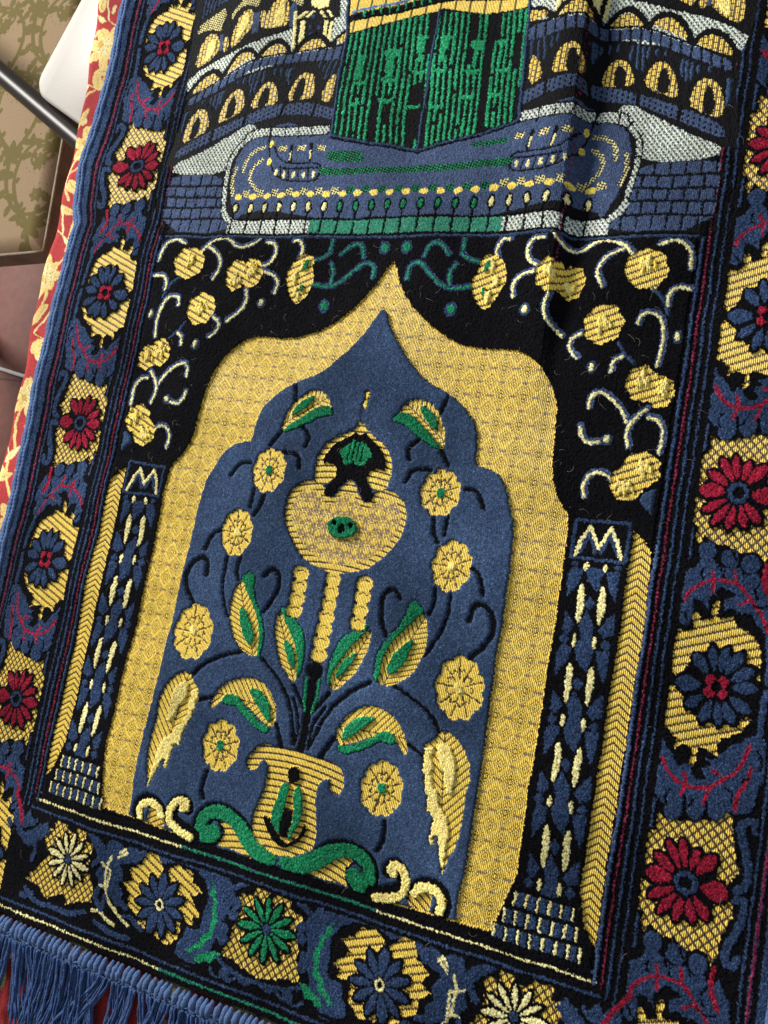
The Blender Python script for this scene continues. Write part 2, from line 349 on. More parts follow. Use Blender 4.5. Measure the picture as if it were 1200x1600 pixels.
    for t in ('150 60 110 90 130 140 90 190', '70 60 60 130', '60 200 90 240 70 290'): Ln(B4, t, 9*S4, nb)
    for t in ('20 1180 60 1140', '230 1080 250 1120 240 1170', '330 1120 350 1180'): Ln(B4, t, 6*S4, 'black', h=.0008)
    cA = s(B4('365 715'))[0]
    T = [(s(B4(t))[0], wd*S4) for t, wd in (('135 650', 46), ('150 790', 27), ('205 890', 26), ('300 935', 25), ('400 945', 25), ('490 925', 32), ('612 785', 55), ('540 560', 36), ('440 520', 25), ('350 460', 23), ('265 465', 25), ('190 545', 30))]
    ell(cA, .0185, .0195, 'black', .0011, both=True)
    petals(cA, T, None, 70*S4, S4, 'red', 'black'); ell(cA, 62*S4, 62*S4, 'navy', .0016, both=True); ell(cA, 34*S4, 34*S4, 'black', .0008, both=True)
    cB = s(B3('512 920'))[0]
    T = [(s(B3(t))[0], wd*S3) for t, wd in (('295 890', 46), ('350 1020', 28), ('430 1110', 26), ('520 1130', 26), ('600 1125', 28), ('690 1060', 32), ('725 930', 33), ('715 830', 30), ('650 740', 30), ('570 710', 26), ('490 700', 22), ('400 750', 32))]
    ell(cB+np.array([.0015, 0]), .0225, .0235, 'black', .0011, both=True)
    petals(cB, T, None, 72*S3, S3, 'navy', 'black')
    for a in range(4):
        o = np.array([math.cos(a*math.pi/2+.785), math.sin(a*math.pi/2+.785)])*40*S3; ell(cB+o, 28*S3, 28*S3, 'red', .0017, both=True)
    ell(cB, 26*S3, 30*S3, 'black', .0007, both=True)
for k in (-1, 0, 1, 2, 3): unit(k)

# bottom border
rect(-.2290, -.5600, .2310, -.4900, 'black', .0009, 0, RB)
def P13(t, col, **kw): poly(jag(A13(t), *((.0032, .0006) if col == 'gold' else (.0042, .0013))), col, both=True, sm=0, **kw)
def L13(t, r, col, **kw): line(A13(t), r*X, col, both=True, **kw)
P13('35 565 70 620 110 590 165 605 150 650 215 690 220 720 190 740 195 830 190 920 195 1000 130 990 50 990 0 985 -30 780 0 565', 'gold', h=0, flat=1, wv='lattice')
P13('240 720 270 680 330 650 400 670 440 700 500 700 440 740 380 770 340 830 360 880 340 920 350 1000 400 1010 410 1110 420 1170 340 1160 280 1110 220 1040 260 1000 240 950 190 960 190 920 230 900 250 850 240 790', 'navy')
for t in ('220 745', '215 800', '150 1070', '230 890'): ell(A13(t)[0], .0042, .004, 'navy', both=True)
L13('190 600 230 650 270 700', 13, 'navy'); P13('380 715 350 770 320 800 300 860 290 950 315 1030 360 1090 400 1135 340 1110 290 1050 262 960 268 870 300 790', 'green'); P13('195 1010 230 1015 275 1060 310 1120 260 1090 215 1050', 'green')
L13('300 680 320 640 330 700', 9, 'navy'); L13('400 640 400 700', 9, 'navy'); L13('0 1000 60 1030 150 1040 210 1030', 10, 'navy')
L13('460 720 560 735 625 780', 9, 'navy'); L13('640 785 720 775 770 830 800 900', 17, 'navy')
P13('390 800 460 800 480 760 560 755 600 800 620 850 640 830 690 790 750 810 760 900 820 960 780 1010 830 1050 770 1080 760 1150 700 1160 660 1200 480 1170 430 1100 440 1000 380 980 400 940 360 920 400 890 450 860', 'gold', h=0, flat=1, wv='stripe', wvm='stripem')
P13('850 810 880 880 930 850 970 880 980 950 1020 930 1100 920 1050 960 1000 1000 990 1060 1000 1120 960 1170 880 1180 820 1210 800 1100 850 1080 830 1030 870 980 830 930 790 880 800 840', 'navy')
L13('860 890 900 950 920 1010 910 1100 900 1190', 6, 'cream'); L13('880 1040 950 1040 930 1080', 5, 'cream'); L13('1000 960 1060 930 1150 930', 9, 'navy')
for t in ('20 1010 60 1060 100 1030', '150 1080 180 1130 220 1100', '100 1060 130 1100', '300 1170 360 1200', '330 600 420 660 520 660', '1000 880 1060 850 1150 860', '520 690 600 700 680 740', '700 1190 760 1220'): L13(t, 9, 'navy')
def P03(t, col, **kw): poly(jag(A03(t), *((.0032, .0006) if col == 'gold' else (.0042, .0013))), col, both=True, sm=0, **kw)
def L03(t, r, col, **kw): line(A03(t), r*X*1.15, col, both=True, **kw)
P03('205 270 235 280 260 290 265 245 320 245 330 290 370 300 385 275 420 290 410 340 450 350 435 420 420 480 440 560 430 630 370 620 310 640 295 590 240 600 210 610 180 550 115 515 170 470 200 430 230 400 215 340', 'gold', h=0, flat=1, wv='lattice')
L03('600 380 520 430 500 540 510 620 560 700 600 740', 6, 'cream'); L03('435 660 480 670 500 710 535 735', 7, 'cream'); L03('495 440 515 470', 5, 'cream'); L03('475 545 500 550', 5, 'cream')
for t in ('420 270 470 300 520 305', '440 300 465 350', '170 250 130 290 150 340', '120 225 95 300', '230 645 320 680 400 670', '120 560 160 620 210 645', '450 720 530 780 600 800', '40 240 60 300 40 360', '20 560 60 600 40 640', '610 700 660 760', '100 450 60 480', '500 600 480 660'): L03(t, 12, 'navy')
for t in ('470 350 490 420 450 450', '560 400 540 470 560 520', '470 560 450 600 470 640', '160 300 170 380 150 430', '60 560 110 600 150 590', '560 620 590 660', '540 560 550 640'): L03(t, 13, 'navy')
ell(A03('80 520')[0], .003, .003, 'gold', 0, 1, both=True); ell(A03('130 320')[0], .002, .003, 'cream', both=True); ell(A03('115 400')[0], .002, .003, 'cream', both=True)
def rosette(c, r, n, wd, col, both, r0=.0032, ring=None, ph=0.1):
    T = [(np.array(c)+np.array([math.cos(2*math.pi*i/n+ph), math.sin(2*math.pi*i/n+ph)])*r*(1.0 if i % 6 else 1.06), wd*(1.35 if i % 6 == 0 else 1)) for i in range(n)]
    petals(c, T, None, r0, 1, col, 'black', both=both)
    if ring: ell(c, r0*1.25, r0*1.25, ring, .0016, both=both); ell(c, r0*.7, r0*.7, 'black', .0008, both=both)
    else: ell(c, r0*1.0, r0*1.0, 'navy', .0014, both=both)
rosette((AX, -.5200), .0200, 12, .0022, 'green', False)
rosette((.0905, -.5285), .0205, 11, .0031, 'navy', True, ring='cream', ph=1.57)
rosette((.1800, -.5195), .0185, 12, .0019, 'cream', True)

# --- guard stripes
def guards():
    rect(.2215, -.5765, .2440, .300, 'black', .0008, 0, RB, both=True)
    rect(.2240, -.4890, .2262, .0, 'navy', .0019, 0, RB, both=True)
    rect(.2240, -.0, .2262, .300, 'black', .0012, 0, RB, both=True)
    dotted((.2292, -.4860), (.2292, .300), .0008, 'purple', 'black', .0014, both=True, step=.0030, duty=.45)
    rect(.2325, -.4925, .2342, .300, 'navy', .0015, 0, RB, both=True)
    rect(.2378, -.4955, .2390, .300, 'navy', .0012, 0, RB, both=True)
guards()
rect(.2265, -.5750, .2440, -.4965, 'black', .0009, both=True)
for t in ('250 1075 330 1140 400 1100 430 1160 500 1120 520 1200 440 1290 330 1290 240 1190 190 1110',):
    poly(jag(A23(t), .0042, .0013), 'navy', .0016, 0, RB, None, 0, True)
line(A23('300 1110 330 1170 400 1230'), 8*X, 'black', .0008, 0, RB, both=True); line(A23('430 1200 470 1150 520 1100 560 1070'), 11*X, 'red', .0016, 0, RB, both=True)
# wreath pieces again over the corner, then the outer guard
rect(.3035, -.5765, .3300, .300, 'black', .0009, 0, RB, both=True)
rect(.3050, -.5765, .3066, .300, 'navy', .0014, 0, RB, both=True)
dotted((.3105, -.5700), (.3105, .300), .0010, 'purple', 'navy', .0014, both=True, step=.0031, duty=.6)
rect(.3150, -.5765, .3230, .300, 'navy', .0016, 0, RB, both=True); rect(.3135, -.5765, .3150, .300, 'black', .0009, 0, RB, both=True)
for (va, vb) in ((-.4842, -.4915), (-.5712, -.5655)):
    W_ = .228 if va > -.5 else .309
    rect(-W_-.001, min(va, vb)-.0035, W_+.001, max(va, vb)+.0035, 'black', .0009, 0, RB)
    rect(-W_, vb-.0009, W_+.002, vb+.0009, 'navy', .0015, 0, RB)
    if va > -.5: rect(-.222, va+.0048, .2235, va+.0062, 'navy', .0014, 0, RB)
    dotted((.078, va), (W_, va), .0009, 'cream', 'black', .0014, both=True, step=.0034, duty=.45)
    dotted((-.078, va), (.078, va), .0009, 'green', 'navy', .0014, step=.0030, duty=.6)

# --- gold arch, niche
arch = np.concatenate([A11('655 30 680 150 750 260 830 340 920 400 1020 435 1200 445'), A21('60 460 130 510 185 600 210 700 205 800 190 950 190 1080 235 1180'), A22('275 20 130 1200'), A23('50 430 0 600 -45 700'), np.array([(.1560, -.4770)])])
arch = np.concatenate([arch, mir(arch)[::-1]])
poly(arch, 'gold', 0, 1, R_ARCH, 'diamond', 1)
niche = np.concatenate([A11('618 262 632 320 660 390 720 490 790 580 900 640 980 710 1035 800 1040 880 1025 980 1080 990 1150 1030 1185 1100 1195 1180'), A22('15 60'), A12('1197 250 1160 500 1110 820 1060 1200'), A13('1040 150 990 450 950 640'), np.array([(.1345, -.4770)])])
niche = np.concatenate([niche, mir(niche)[::-1]])
poly(niche, 'blue', .0020, 0, R_NICHE, None, 1)
rect(-.2200, -.4815, .2220, -.4765, 'black', .0012, 0, RB)

RG[(RG == R_SPAN) & (TV < -.2150)] = RB
RG[(RG == R_SPAN) & (TV < -.1900) & (np.abs(TU-AX) > .150)] = RB
# --- side strips of gold twill
st = np.concatenate([A22('575 95 615 130 650 190 648 300 600 650 530 1100'), A23('510 0 440 500 390 850 345 750 320 560 380 150'), A22('400 1150 500 600 560 200')])
poly(st, 'gold', 0, 1, R_STR, 'twill', 0); poly(mir(st), 'gold', 0, 1, R_STR2, 'twillm', 0)
rect(.2236, -.4860, .2254, -.2120, 'court', .0018, 0, RB); rect(2*AX-.2240, -.4860, 2*AX-.2262, -.2120, 'blue', .0022, 0, RB)

# --- columns
cb = dict(rg=R_COL, rgm=R_COL2, both=True)
poly(np.array([(.1665, -.1990), (.2070, -.1990), (.2090, -.2300), (.2090, -.4350), (.2200, -.4765), (.1580, -.4765), (.1680, -.4350), (.1665, -.23)]), 'black', .0016, 0, R_COL, None, 0, True, rgm=R_COL2)
line(np.concatenate([CP('170 100 850 160 780 640 90 550 170 100')]), 20*.00044/8, 'navy', .0019, sm=0, **cb)
for t in ('210 490 330 250 400 490', '470 500 590 290 690 540'): line(CP(t), 26*.00044/8, 'navy', .0018, sm=0, **cb)
line(CP('150 520 220 340 340 180 400 330 440 440 520 330 600 210 680 380 730 590'), 21*.00044/8, 'cream', .0020, sm=0, **cb)
for t in ('350 255', '440 265'): ell(A22(t)[0], .0017, .0030, 'cream', .002, **cb)
for t in ('300 240', '500 265'): ell(A22(t)[0], .0024, .0018, 'navy', .002, **cb)
for k in range(-1, 4):
    D = (k*.0006, -k*.0519)
    def clipv(p): p = sh(A22(p), *D); p[:, 1] = np.clip(p[:, 1], -.4420, -.2330); return p
    def slim(p): c_ = p[:, 0].mean(); q_ = p.copy(); q_[:, 0] = c_+(p[:, 0]-c_)*.78; return q_
    for t in ('335 330 352 380 335 470 315 528 295 500 303 420 312 350', '430 340 448 400 432 490 402 545 393 480 403 390'):
        p = clipv(t)
        if np.ptp(p[:, 1]) > .004: poly(slim(p), 'cream', .0020, **cb)
    for t in ('350 470 382 540 370 600 382 645 350 745 310 690 303 640 328 590 318 530', '255 470 290 530 262 570 240 550', '240 622 280 636 262 690 210 755 213 660', '455 500 480 485 472 580 430 592 408 560', '398 658 455 656 443 740 430 795 408 730',
              '365 405 388 430 365 458 342 430', '245 572 266 595 245 618 224 595', '440 608 460 630 440 652 420 630'):
        p = clipv(t)
        if np.ptp(p[:, 1]) > .003: poly(p, 'navy', .0019, **cb); line(np.concatenate([p, p[:1]]), .00055, 'navy', .0018, sm=0, **cb)
    for t in ('295 565 312 590 295 638 278 610', '388 582 406 610 388 660 371 620'):
        p = clipv(t)
        if np.ptp(p[:, 1]) > .003: poly(slim(p), 'cream', .0020, **cb)
for r_ in range(3):
    vt = -.4440-r_*.0112; hw = .0185+r_*.0042; c0 = .1885-r_*.0006
    rect(c0-hw-.002, vt-.0112, c0+hw+.002, vt+.0003, 'black', .0012, rg=R_COL, rgm=R_COL2, both=True)
    n = int(2*hw/.0070)
    for i in range(n+1):
        u = c0-hw+i*2*hw/n; s_ = -.0002
        rect(u-.0008, vt-.0098, u+.0008, vt-.0012, 'cream', .0019, rg=R_COL, rgm=R_COL2, both=True)
        if i < n: rect(u+.0015, vt-.0098, u+.0057, vt-.0012, 'navy', .0018, rg=R_COL, rgm=R_COL2, both=True)

# --- spandrel vines and flowers
sp = dict(both=True, rg=R_SPAN)
def vine(conv, t, w1=17, w2=7, c1='court', c2='cream', off=(.0005, .0009)):
    p = conv(t); q = sh(p, *off)
    line(q, w1*X, c1, .0019, **sp)
    if c2: line(p, w2*X, c2, .0023, **sp)
line(A21('650 150 710 200 735 280'), 11*X, 'blue', .0018, **sp); line(A21('500 410 530 470 575 515'), 8*X, 'blue', .0018, **sp)
for t in ('590 325 600 285 640 268 690 285 712 340 705 420 680 520', '730 240 735 190 770 155 835 165', '360 715 370 660 410 640 460 670 510 720 540 790', '630 720 565 770 535 830 545 900', '640 760 690 770 712 830 690 930',
          '320 800 325 850 350 880 410 875', '335 1130 330 1070 370 1020 420 1015 460 1050', '465 550 480 500 520 480', '330 365 275 390 265 440 305 482', '180 200 150 260 165 320 230 380', '425 150 395 90 420 30 480 -10 530 -25',
          '840 70 845 0 820 -45 770 -65 700 -40', '130 72 90 50 80 0 105 -50 160 -55', '10 205 10 150 50 112 110 100', '0 -60 -30 -70 -70 -20 -60 30'): vine(A21, t)
vine(A20, '190 1100 240 1165 320 1185 390 1135 440 1122 520 1150 565 1195')
for t, rx, ry in (('65 265', .0040, .005), ('375 528', .0038, .0052), ('440 862', .0042, .0042), ('775 385', .0032, .0052)):
    ell(A21(t)[0], rx, ry, 'blue', .0019, **sp); ell(A21(t)[0], rx*.5, ry*.62, 'cream', .0023, **sp)
poly(A21('580 1140 680 1080 665 1150 660 1230 630 1190'), 'blue', .0019, **sp)
for t in ('710 112 725 50 780 40 820 90 870 150 940 165 1015 152', '950 50 915 90 915 150', '975 0 1010 30 1050 35', '795 15 830 -50 880 -50 915 5', '985 -70 980 -20'): vine(A11, t, 16, 6, 'navy', 'green', (0, .0004))
for t in ('915 255', '712 -35'): ell(A11(t)[0], .0048, .0058, 'navy', .0019, **sp); ell(A11(t)[0], .0028, .0036, 'green', .0021, **sp)
def gold_blob(parts, lines_, tufts, name='flower'):
    for mm in (0, 1):
        rg = region(name, R_SPAN)
        f = mir if mm else (lambda p: np.asarray(p))
        for (t, rx, ry) in parts:
            c = f(A21(t))[0]; a = np.linspace(0, 2*np.pi, 40, endpoint=False); wb = 1+.06*np.sin(a*7+c[0]*900)
            p = np.stack([c[0]+rx*wb*np.cos(a), c[1]+ry*wb*np.sin(a)], 1); poly(p, 'gold', .0010, .8, rg, 'stripe' if not mm else 'stripem', 0)
        for t in tufts:
            c = f(A21(t))[0]
            for _ in range(20): ell(c+rng.normal(0, .0023, 2), .0008, .0030, 'pale' if rng.random() < .75 else 'gold', .0022+rng.random()*.0008, .5, rg, rot=.25+rng.normal(0, .25))
gold_blob((('190 112', .0105, .0122), ('280 128', .0092, .0130)), (), ('195 95', '270 150'))
gold_blob((('635 70', .0142, .0142), ('590 60', .0085, .011)), (), ('635 45',))
gold_blob((('430 325', .0130, .0142),), (), ('430 325',))
gold_blob((('612 602', .0105, .0120), ('695 640', .0090, .0108)), (), ('615 585', '700 625'))
gold_blob((('605 1005', .0125, .0120), ('535 1072', .0110, .0112)), (), ('620 1000', '525 1080'))
for mm in (0, 1):
    rg = region('flower', R_SPAN); f = mir if mm else (lambda p: p)
    poly(f(A11('1055 20 1110 -5 1165 25 1188 110 1140 190 1075 265 1030 210 1015 130 1050 70')), 'gold', .0010, .8, rg, 'stripe', 1)
    for t in ('1105 60', '1090 190', '1130 120'):
        for _ in range(4): ell(f(A11(t))[0]+rng.normal(0, .0015, 2), .0014, .0034, 'pale', .0026, .2, rg)
    ell(f(A11('1090 55'))[0], .0022, .0050, 'green', .0030, 0, rg, rot=-.2); ell(f(A11('1070 170'))[0], .0018, .0030, 'green', .0030, 0, rg)

# --- niche: vines, lamp, leaves, flowers, vase
ni = dict(both=True, rg=R_NICHE)
for t, r_ in (('1012 262 1058 305 1068 395', 9), ('1002 515 1020 450 1062 432 1110 480 1120 560 1080 630 1012 685', 11), ('842 360 842 430 815 480', 8), ('922 385 895 520 850 600 795 675', 7), ('835 30 830 100 852 145', 9), ('900 15 885 110', 8),
              ('682 412 660 365 620 372 592 430 600 520 620 580', 10), ('650 810 740 870 830 960 862 1035', 8), ('545 800 440 850 340 930 250 1110', 8), ('350 850 270 930', 9), ('720 1090 790 1145', 8), ('370 1060 300 1150', 11), ('330 910 265 1000 245 1110', 7)):
    line(A12(t), r_*X, 'black', .0012, **ni)
for t in ('985 1092 1040 1102 1072 1185', '705 1062 735 1000 820 1000', '718 955 712 900 770 862', '870 910 905 985', '895 660 863 735'): line(A11(t), 9*X, 'black', .0012, **ni)
line(A13('605 250 602 340 572 388'), 9*X, 'black', .0012, **ni)
line(np.array([(AX-.0005, -.3320), (AX, -.372), (AX, -.4090)]), .0030, 'black', .0014, rg=R_NICHE); ell((AX, -.3370), .0065, .0060, 'black', .0016, rg=R_NICHE)
for s_ in (-1, 1): line(np.array([(AX+s_*.0052, -.343), (AX+s_*.0050, -.356), (AX+s_*.0030, -.366)]), .0012, 'green', .0022, rg=R_NICHE)
def tex_lines(c, rx, ry, n, rg):
    for i in range(n):
        a = 2*math.pi*(i+.5)/n; p0 = np.array([c[0]+rx*.28*math.cos(a), c[1]+ry*.28*math.sin(a)]); p1 = np.array([c[0]+rx*.97*math.cos(a), c[1]+ry*.97*math.sin(a)])
        line([p0, p1], .00055, 'dk', .0002, .8, rg, sm=0)
        a2 = 2*math.pi*i/n; q = np.array([c[0]+rx*.62*math.cos(a2), c[1]+ry*.62*math.sin(a2)]); t = np.array([-math.sin(a2), math.cos(a2)])*rx*.11
        line([q-t-(q-c)*.18, q, q+t-(q-c)*.18], .0005, 'dk', .0002, .8, rg, sm=0)
def flower(c, rx, ry, center):
    for mm in (0, 1):
        cc = np.array(mir([c])[0] if mm else c); rg = region('flower', R_NICHE); a = np.linspace(0, 2*np.pi, 72, endpoint=False); wb = .93+.13*np.abs(np.sin(a*4.5))**.7
        poly(np.stack([cc[0]+rx*wb*np.cos(a), cc[1]+ry*wb*np.sin(a)], 1), 'gold', .0009, 1, rg, None, 0)
        tex_lines(cc, rx, ry, 9, rg)
        if center == 'green': ell(cc, .0034, .0040, 'green', .0022, 0, rg)
        else:
            for _ in range(6): ell(cc+rng.normal(0, .0011, 2), .0019, .0021, 'pale', .0022, .3, rg)
flower((.0713, -.1945), .0145, .0168, 'green'); flower((.0895, -.2458), .0142, .0175, 'tuft'); flower((.1100, -.3275), .0168, .0208, 'tuft'); flower((.0670, -.4055), .0150, .0178, 'green')
def braid(p, per=.0046):
    c = p.mean(0); w_, V_ = np.linalg.eigh(np.cov((p-c).T)); e = V_[:, 1]; n = np.array([-e[1], e[0]]); e = e*(1 if e[1] < 0 else -1)
    def f(u, v):
        a = (u-c[0])*e[0]+(v-c[1])*e[1]; b = (u-c[0])*n[0]+(v-c[1])*n[1]
        return ln((a+.9*np.abs(b))/per, .12) | (np.abs(b) < .0004), 'dk'
    return f
def leaf(conv, gold_, gouter, ginner, veins, wv=None):
    for mm in (0, 1):
        f = mir if mm else (lambda p: p); rg = region('leaf', R_NICHE)
        poly(f(conv(gouter)), 'green', .0030, 0, rg)
        poly(f(conv(gold_)), 'gold', .0008, .9, rg, braid(f(conv(gold_))))
        poly(f(conv(gouter)), 'green', .0030, 0, rg) if not veins else None
        if ginner: poly(f(conv(ginner)), 'green', .0028, 0, rg)
leaf(A11, '665 765 700 700 760 665 820 685 860 740 885 820 880 900 860 905 810 830 750 770 700 750', '640 775 680 735 740 745 800 815 860 880 865 915 800 875 740 830 700 790', '770 705 800 700 850 760 855 820 820 800 785 750', 0)
leaf(A12, '570 800 590 720 640 620 700 540 790 460 808 520 800 640 740 760 640 820', '560 800 565 700 620 600 700 520 740 400 800 460 780 480 700 560 650 610 600 690 580 800', '610 750 640 680 700 620 745 590 740 640 700 720 640 770', 0)
leaf(A12, '350 830 370 730 440 640 550 530 535 640 480 740 430 800 370 840', '338 790 350 700 400 590 480 550 553 512 500 590 440 640 380 720 350 820', '370 780 400 700 470 655 470 690 400 780', 0)
leaf(A12, '380 1090 385 1010 440 940 530 900 630 940 690 1010 720 1110 700 1150 670 1080 600 1040 520 1060 440 1090', '385 1085 440 1100 540 1060 610 1015 670 1060 650 1100 590 1070 560 1090 490 1120 430 1135 390 1120', '400 1070 420 1000 490 950 570 960 500 1020 430 1065', 0)
for mm in (0, 1):
    f = mir if mm else (lambda p: p); rg = region('feather', R_NICHE)
    FT = lambda t: K(640, 1120, 6.4, t)
    g_ = f(FT('160 290 250 230 330 155 400 160 480 230 550 330 600 480 605 640 560 780 545 930 510 1120 440 1350 380 1440 335 1575 305 1400 290 1200 240 1180 235 1280 200 1250 240 1000 200 940 170 970 185 800 160 640 140 480 145 400'))
    poly(g_, 'gold', .0009, .9, rg, braid(g_, .0052), 0)
    for t in ('300 280 350 260 410 300 460 400 465 560 440 660 430 780 380 770 350 650 350 560 300 470 290 360', '150 310 240 290 235 370 200 410 240 460 210 560 230 680 280 760 310 900 380 1000 390 1150 370 1300 340 1575 305 1400 290 1200 240 1180 235 1280 200 1250 240 1000 200 940 170 970 185 800 160 640 140 480 160 400'):
        poly(jag(f(FT(t)), .0028, .0005), 'pale', .0026, .25, rg, None, 0)
# lamp
rl = region('hanging_lamp', R_NICHE); lp = dict(both=True, rg=rl)
dotted((AX+.0012, -.1270), (AX+.0002, -.1470), .0019, 'gold', 'blue', .0020, step=.0068, duty=.5)
poly(LP('706 108 715 150 760 200 835 258 890 330 914 430 907 520 872 620 820 644 765 620 720 560 560 560 560 300 660 150'), 'gold', .0008, .8, wv='rib', sm=0, **lp)
poly(LP('600 560 640 600 665 690 710 740 770 660 850 630 930 640 990 700 1032 780 1022 900 980 1010 900 1110 800 1200 700 1262 560 1280 440 1288 470 700'), 'gold', .0006, 1, wv='rib', **lp)
poly(LP('600 650 650 720 710 800 780 730 850 690 920 700 970 760 985 850 960 940 900 1030 810 1120 700 1190 560 1215 440 1220 500 700'), 'gold', .0006, 1, wv='speckle', **lp)
poly(LP('693 168 760 236 842 326 872 430 858 496 815 470 745 482 722 560 740 600 778 670 765 715 720 722 680 690 655 600 610 552 560 560 600 300'), 'black', .0020, **lp)
poly(LP('695 240 725 290 775 370 725 400 690 465 630 430 620 300'), 'green', .0024, **lp)
for d_ in (-.0052, -.0018, .0018, .0052): line(np.array([(AX+d_, -.158), (AX+d_, -.180)]), .00045, 'black', .0016, rg=rl)
ell((AX+.0000, -.2300), .0125, .0088, 'green', .0034, 0, rl)
ell((AX, -.2310), .0030, .0036, 'black', .0018, 0, rl)
for s_ in (-1, 1): ell((AX+s_*.0068, -.2275), .0020, .0022, 'black', .0018, 0, rl)
def tassel_chain(p0, p1, wd, both):
    p0 = np.array(p0); p1 = np.array(p1); n = int(abs(p1[1]-p0[1])/.0098)
    for i in range(n+1):
        c = p0+(p1-p0)*(i+.5)/(n+1)
        ell(c, wd, .0056, 'gold', .0008, .9, rl, both=both, n=14)
        line(np.array([c+(-wd*.5, .0015), c+(0, .0030), c+(wd*.5, .0015)]), .00045, 'dk', .0004, .8, rl, both=both); line(np.array([c+(-wd*.9, -.005), c+(wd*.9, -.005)]), .00045, 'dk', .0004, .8, rl, both=both)
tassel_chain((AX, -.2640), (AX, -.3300), .0062, False); tassel_chain((AX+.0265, -.2640), (AX+.0265, -.3020), .0062, True)
# vase and scrolls
rs = region('scroll', R_NICHE)
sc = dict(both=True, rg=rs)
line(VS('540 1060 640 990 780 970 900 1000 1000 1080 1050 1190 1040 1300 1020 1350'), 13*.00044/5, 'black', .0014, **sc)
poly(VS('480 1235 600 1190 700 1120 800 1095 860 1140 790 1190 790 1300 805 1330 700 1290 560 1250'), 'gold', .0004, 1, wv='rib', **sc)
poly(VS('520 1060 620 1010 760 982 880 1000 980 1070 1040 1180 1035 1290 990 1360 920 1382 840 1340 790 1250 810 1190 870 1180 925 1225 940 1210 900 1150 840 1110 760 1100 680 1140 580 1200 480 1232 400 1215 300 1180 300 1090 400 1090'), 'green', .0026, **sc)
line(VS('795 1185 860 1140 915 1165 938 1225'), 9*.00044/5, 'black', .0014, **sc); line(VS('790 1180 785 1260 820 1330 880 1385'), 8*.00044/5, 'black', .0012, **sc)
rs2 = region('scroll', R_NICHE); rs3 = region('scroll', R_NICHE); c2 = dict(both=True, rg=rs2, rgm=rs3)
line(A13('545 585 620 582 680 575 700 535 690 478 650 450 625 480'), 32*X, 'black', .0014, **c2); line(A13('740 600 762 560 820 540 880 575 895 640 870 680'), 32*X, 'black', .0014, **c2)
poly(A13('715 605 780 575 835 590 820 640 815 685 720 650'), 'gold', .0004, 1, wv='rib', **c2)
line(A13('560 605 620 610 690 600 712 545 700 480 650 448 632 475 650 495'), 20*X, 'pale', .0028, **c2); line(A13('748 590 770 560 830 555 875 595 880 640 865 668'), 20*X, 'pale', .0028, **c2)
rv = region('vase', R_NICHE)
D_ = (-.0005, 0)
def V(t): return sh(VS(t), *D_)
poly(V('150 205 280 235 500 300 700 350 760 390 800 490 780 570 740 625 700 590 690 530 685 480 640 480 590 540 570 650 575 800 560 960 520 1050 400 1090 280 1090 170 1010 90 920 90 790 130 680 180 560 200 450 200 370 150 320 100 410 60 420 30 370 60 290'), 'gold', .0004, 1, rv, 'rib')
poly(V('180 760 230 800 270 900 330 990 400 970 450 900 480 830 503 880 440 980 350 1030 270 990 210 910 165 790'), 'black', .0022, 0, rv); poly(V('310 720 390 720 380 850 340 960 290 930 300 800'), 'black', .0024, 0, rv)
poly(V('360 490 372 560 335 680 300 780 295 925 250 860 220 750 270 640 290 540'), 'green', .0030, 0, rv); poly(V('430 520 482 600 475 740 440 840 380 940 345 980 370 880 400 760 385 640'), 'green', .0030, 0, rv)
ell(V('405 455')[0], .0050, .0058, 'black', .0030, 0, rv)

# --- mosque panel
mq = dict(both=True, rg=R_MOSQ); LO = .0008
def PM(t, col, conv=A20, **kw): poly(conv(t), col, h=kw.pop('h', LO), flat=kw.pop('flat', .3), **kw, **mq)
def LM(t, r, col, conv=A20, **kw): line(conv(t), r*X*1.15, col, kw.pop('h', LO), .2, **kw, **mq)
PM('-700 -250 1120 -350 1060 200 1000 230 -500 230', 'white', wv='check', sm=0)
ML = lambda t: K(280, 0, 4.2857, t)
MK = lambda t: K(230, 180, 4, t)
PM('60 540 100 200 130 -400 1100 -500 1080 120 770 185 400 345 200 440 60 530', 'black', conv=ML, sm=0)
for x in (160, 185, 212, 238, 264, 290, 318, 346, 372): LM(f'{x+60} -160 {x+20} 0 {x} {max(0, 130-(x-160)*.75):.0f}', 6, 'blue', conv=ML, sm=0)
for x in range(430, 1080, 34): LM(f'{x+40} -220 {x+8} -40', 6, 'blue', conv=ML, sm=0)
PM('130 240 150 180 320 65 335 105 290 225 240 215 180 220', 'cream', conv=ML, wv='check2', sm=0); PM('368 110 450 0 470 -60 600 -70 540 70 470 50 420 80 370 150', 'cream', conv=ML, wv='check2', sm=0); PM('760 20 780 -60 860 -60 830 50', 'cream', conv=ML, wv='check2', sm=0)
for g_, p_ in (('108 470 145 330 200 250 250 235 285 270 280 345 200 420', '170 430 185 380 215 290 250 262 262 300 250 350 205 410'), ('345 345 390 200 440 110 490 80 517 112 505 200 440 275', '395 290 430 160 470 105 495 120 480 200 420 280'),
               ('565 215 620 90 680 5 730 -10 748 50 742 170 650 200', '640 195 675 95 705 10 725 20 722 150 690 190'), ('310 262 347 250 342 330 300 365', None), ('565 100 602 95 596 185 562 215', None)):
    PM(g_, 'gold', conv=ML, wv='brick', flat=1)
    if p_: PM(p_, 'pale', conv=ML, h=.0014)
PM('512 115 557 110 548 225 500 250', 'court', conv=ML, sm=0); PM('290 250 312 240 300 340 280 350', 'court', conv=ML, sm=0); PM('755 60 790 0 780 -60 800 90 765 180 745 180', 'court', conv=ML, sm=0)
PM('62 545 200 445 400 352 600 265 765 195 1110 150 1110 330 740 372 500 420 250 560 62 620', 'white', conv=ML, wv='check', sm=0)
LM('62 535 200 435 400 342 600 255 765 187', 5, 'black', conv=ML)
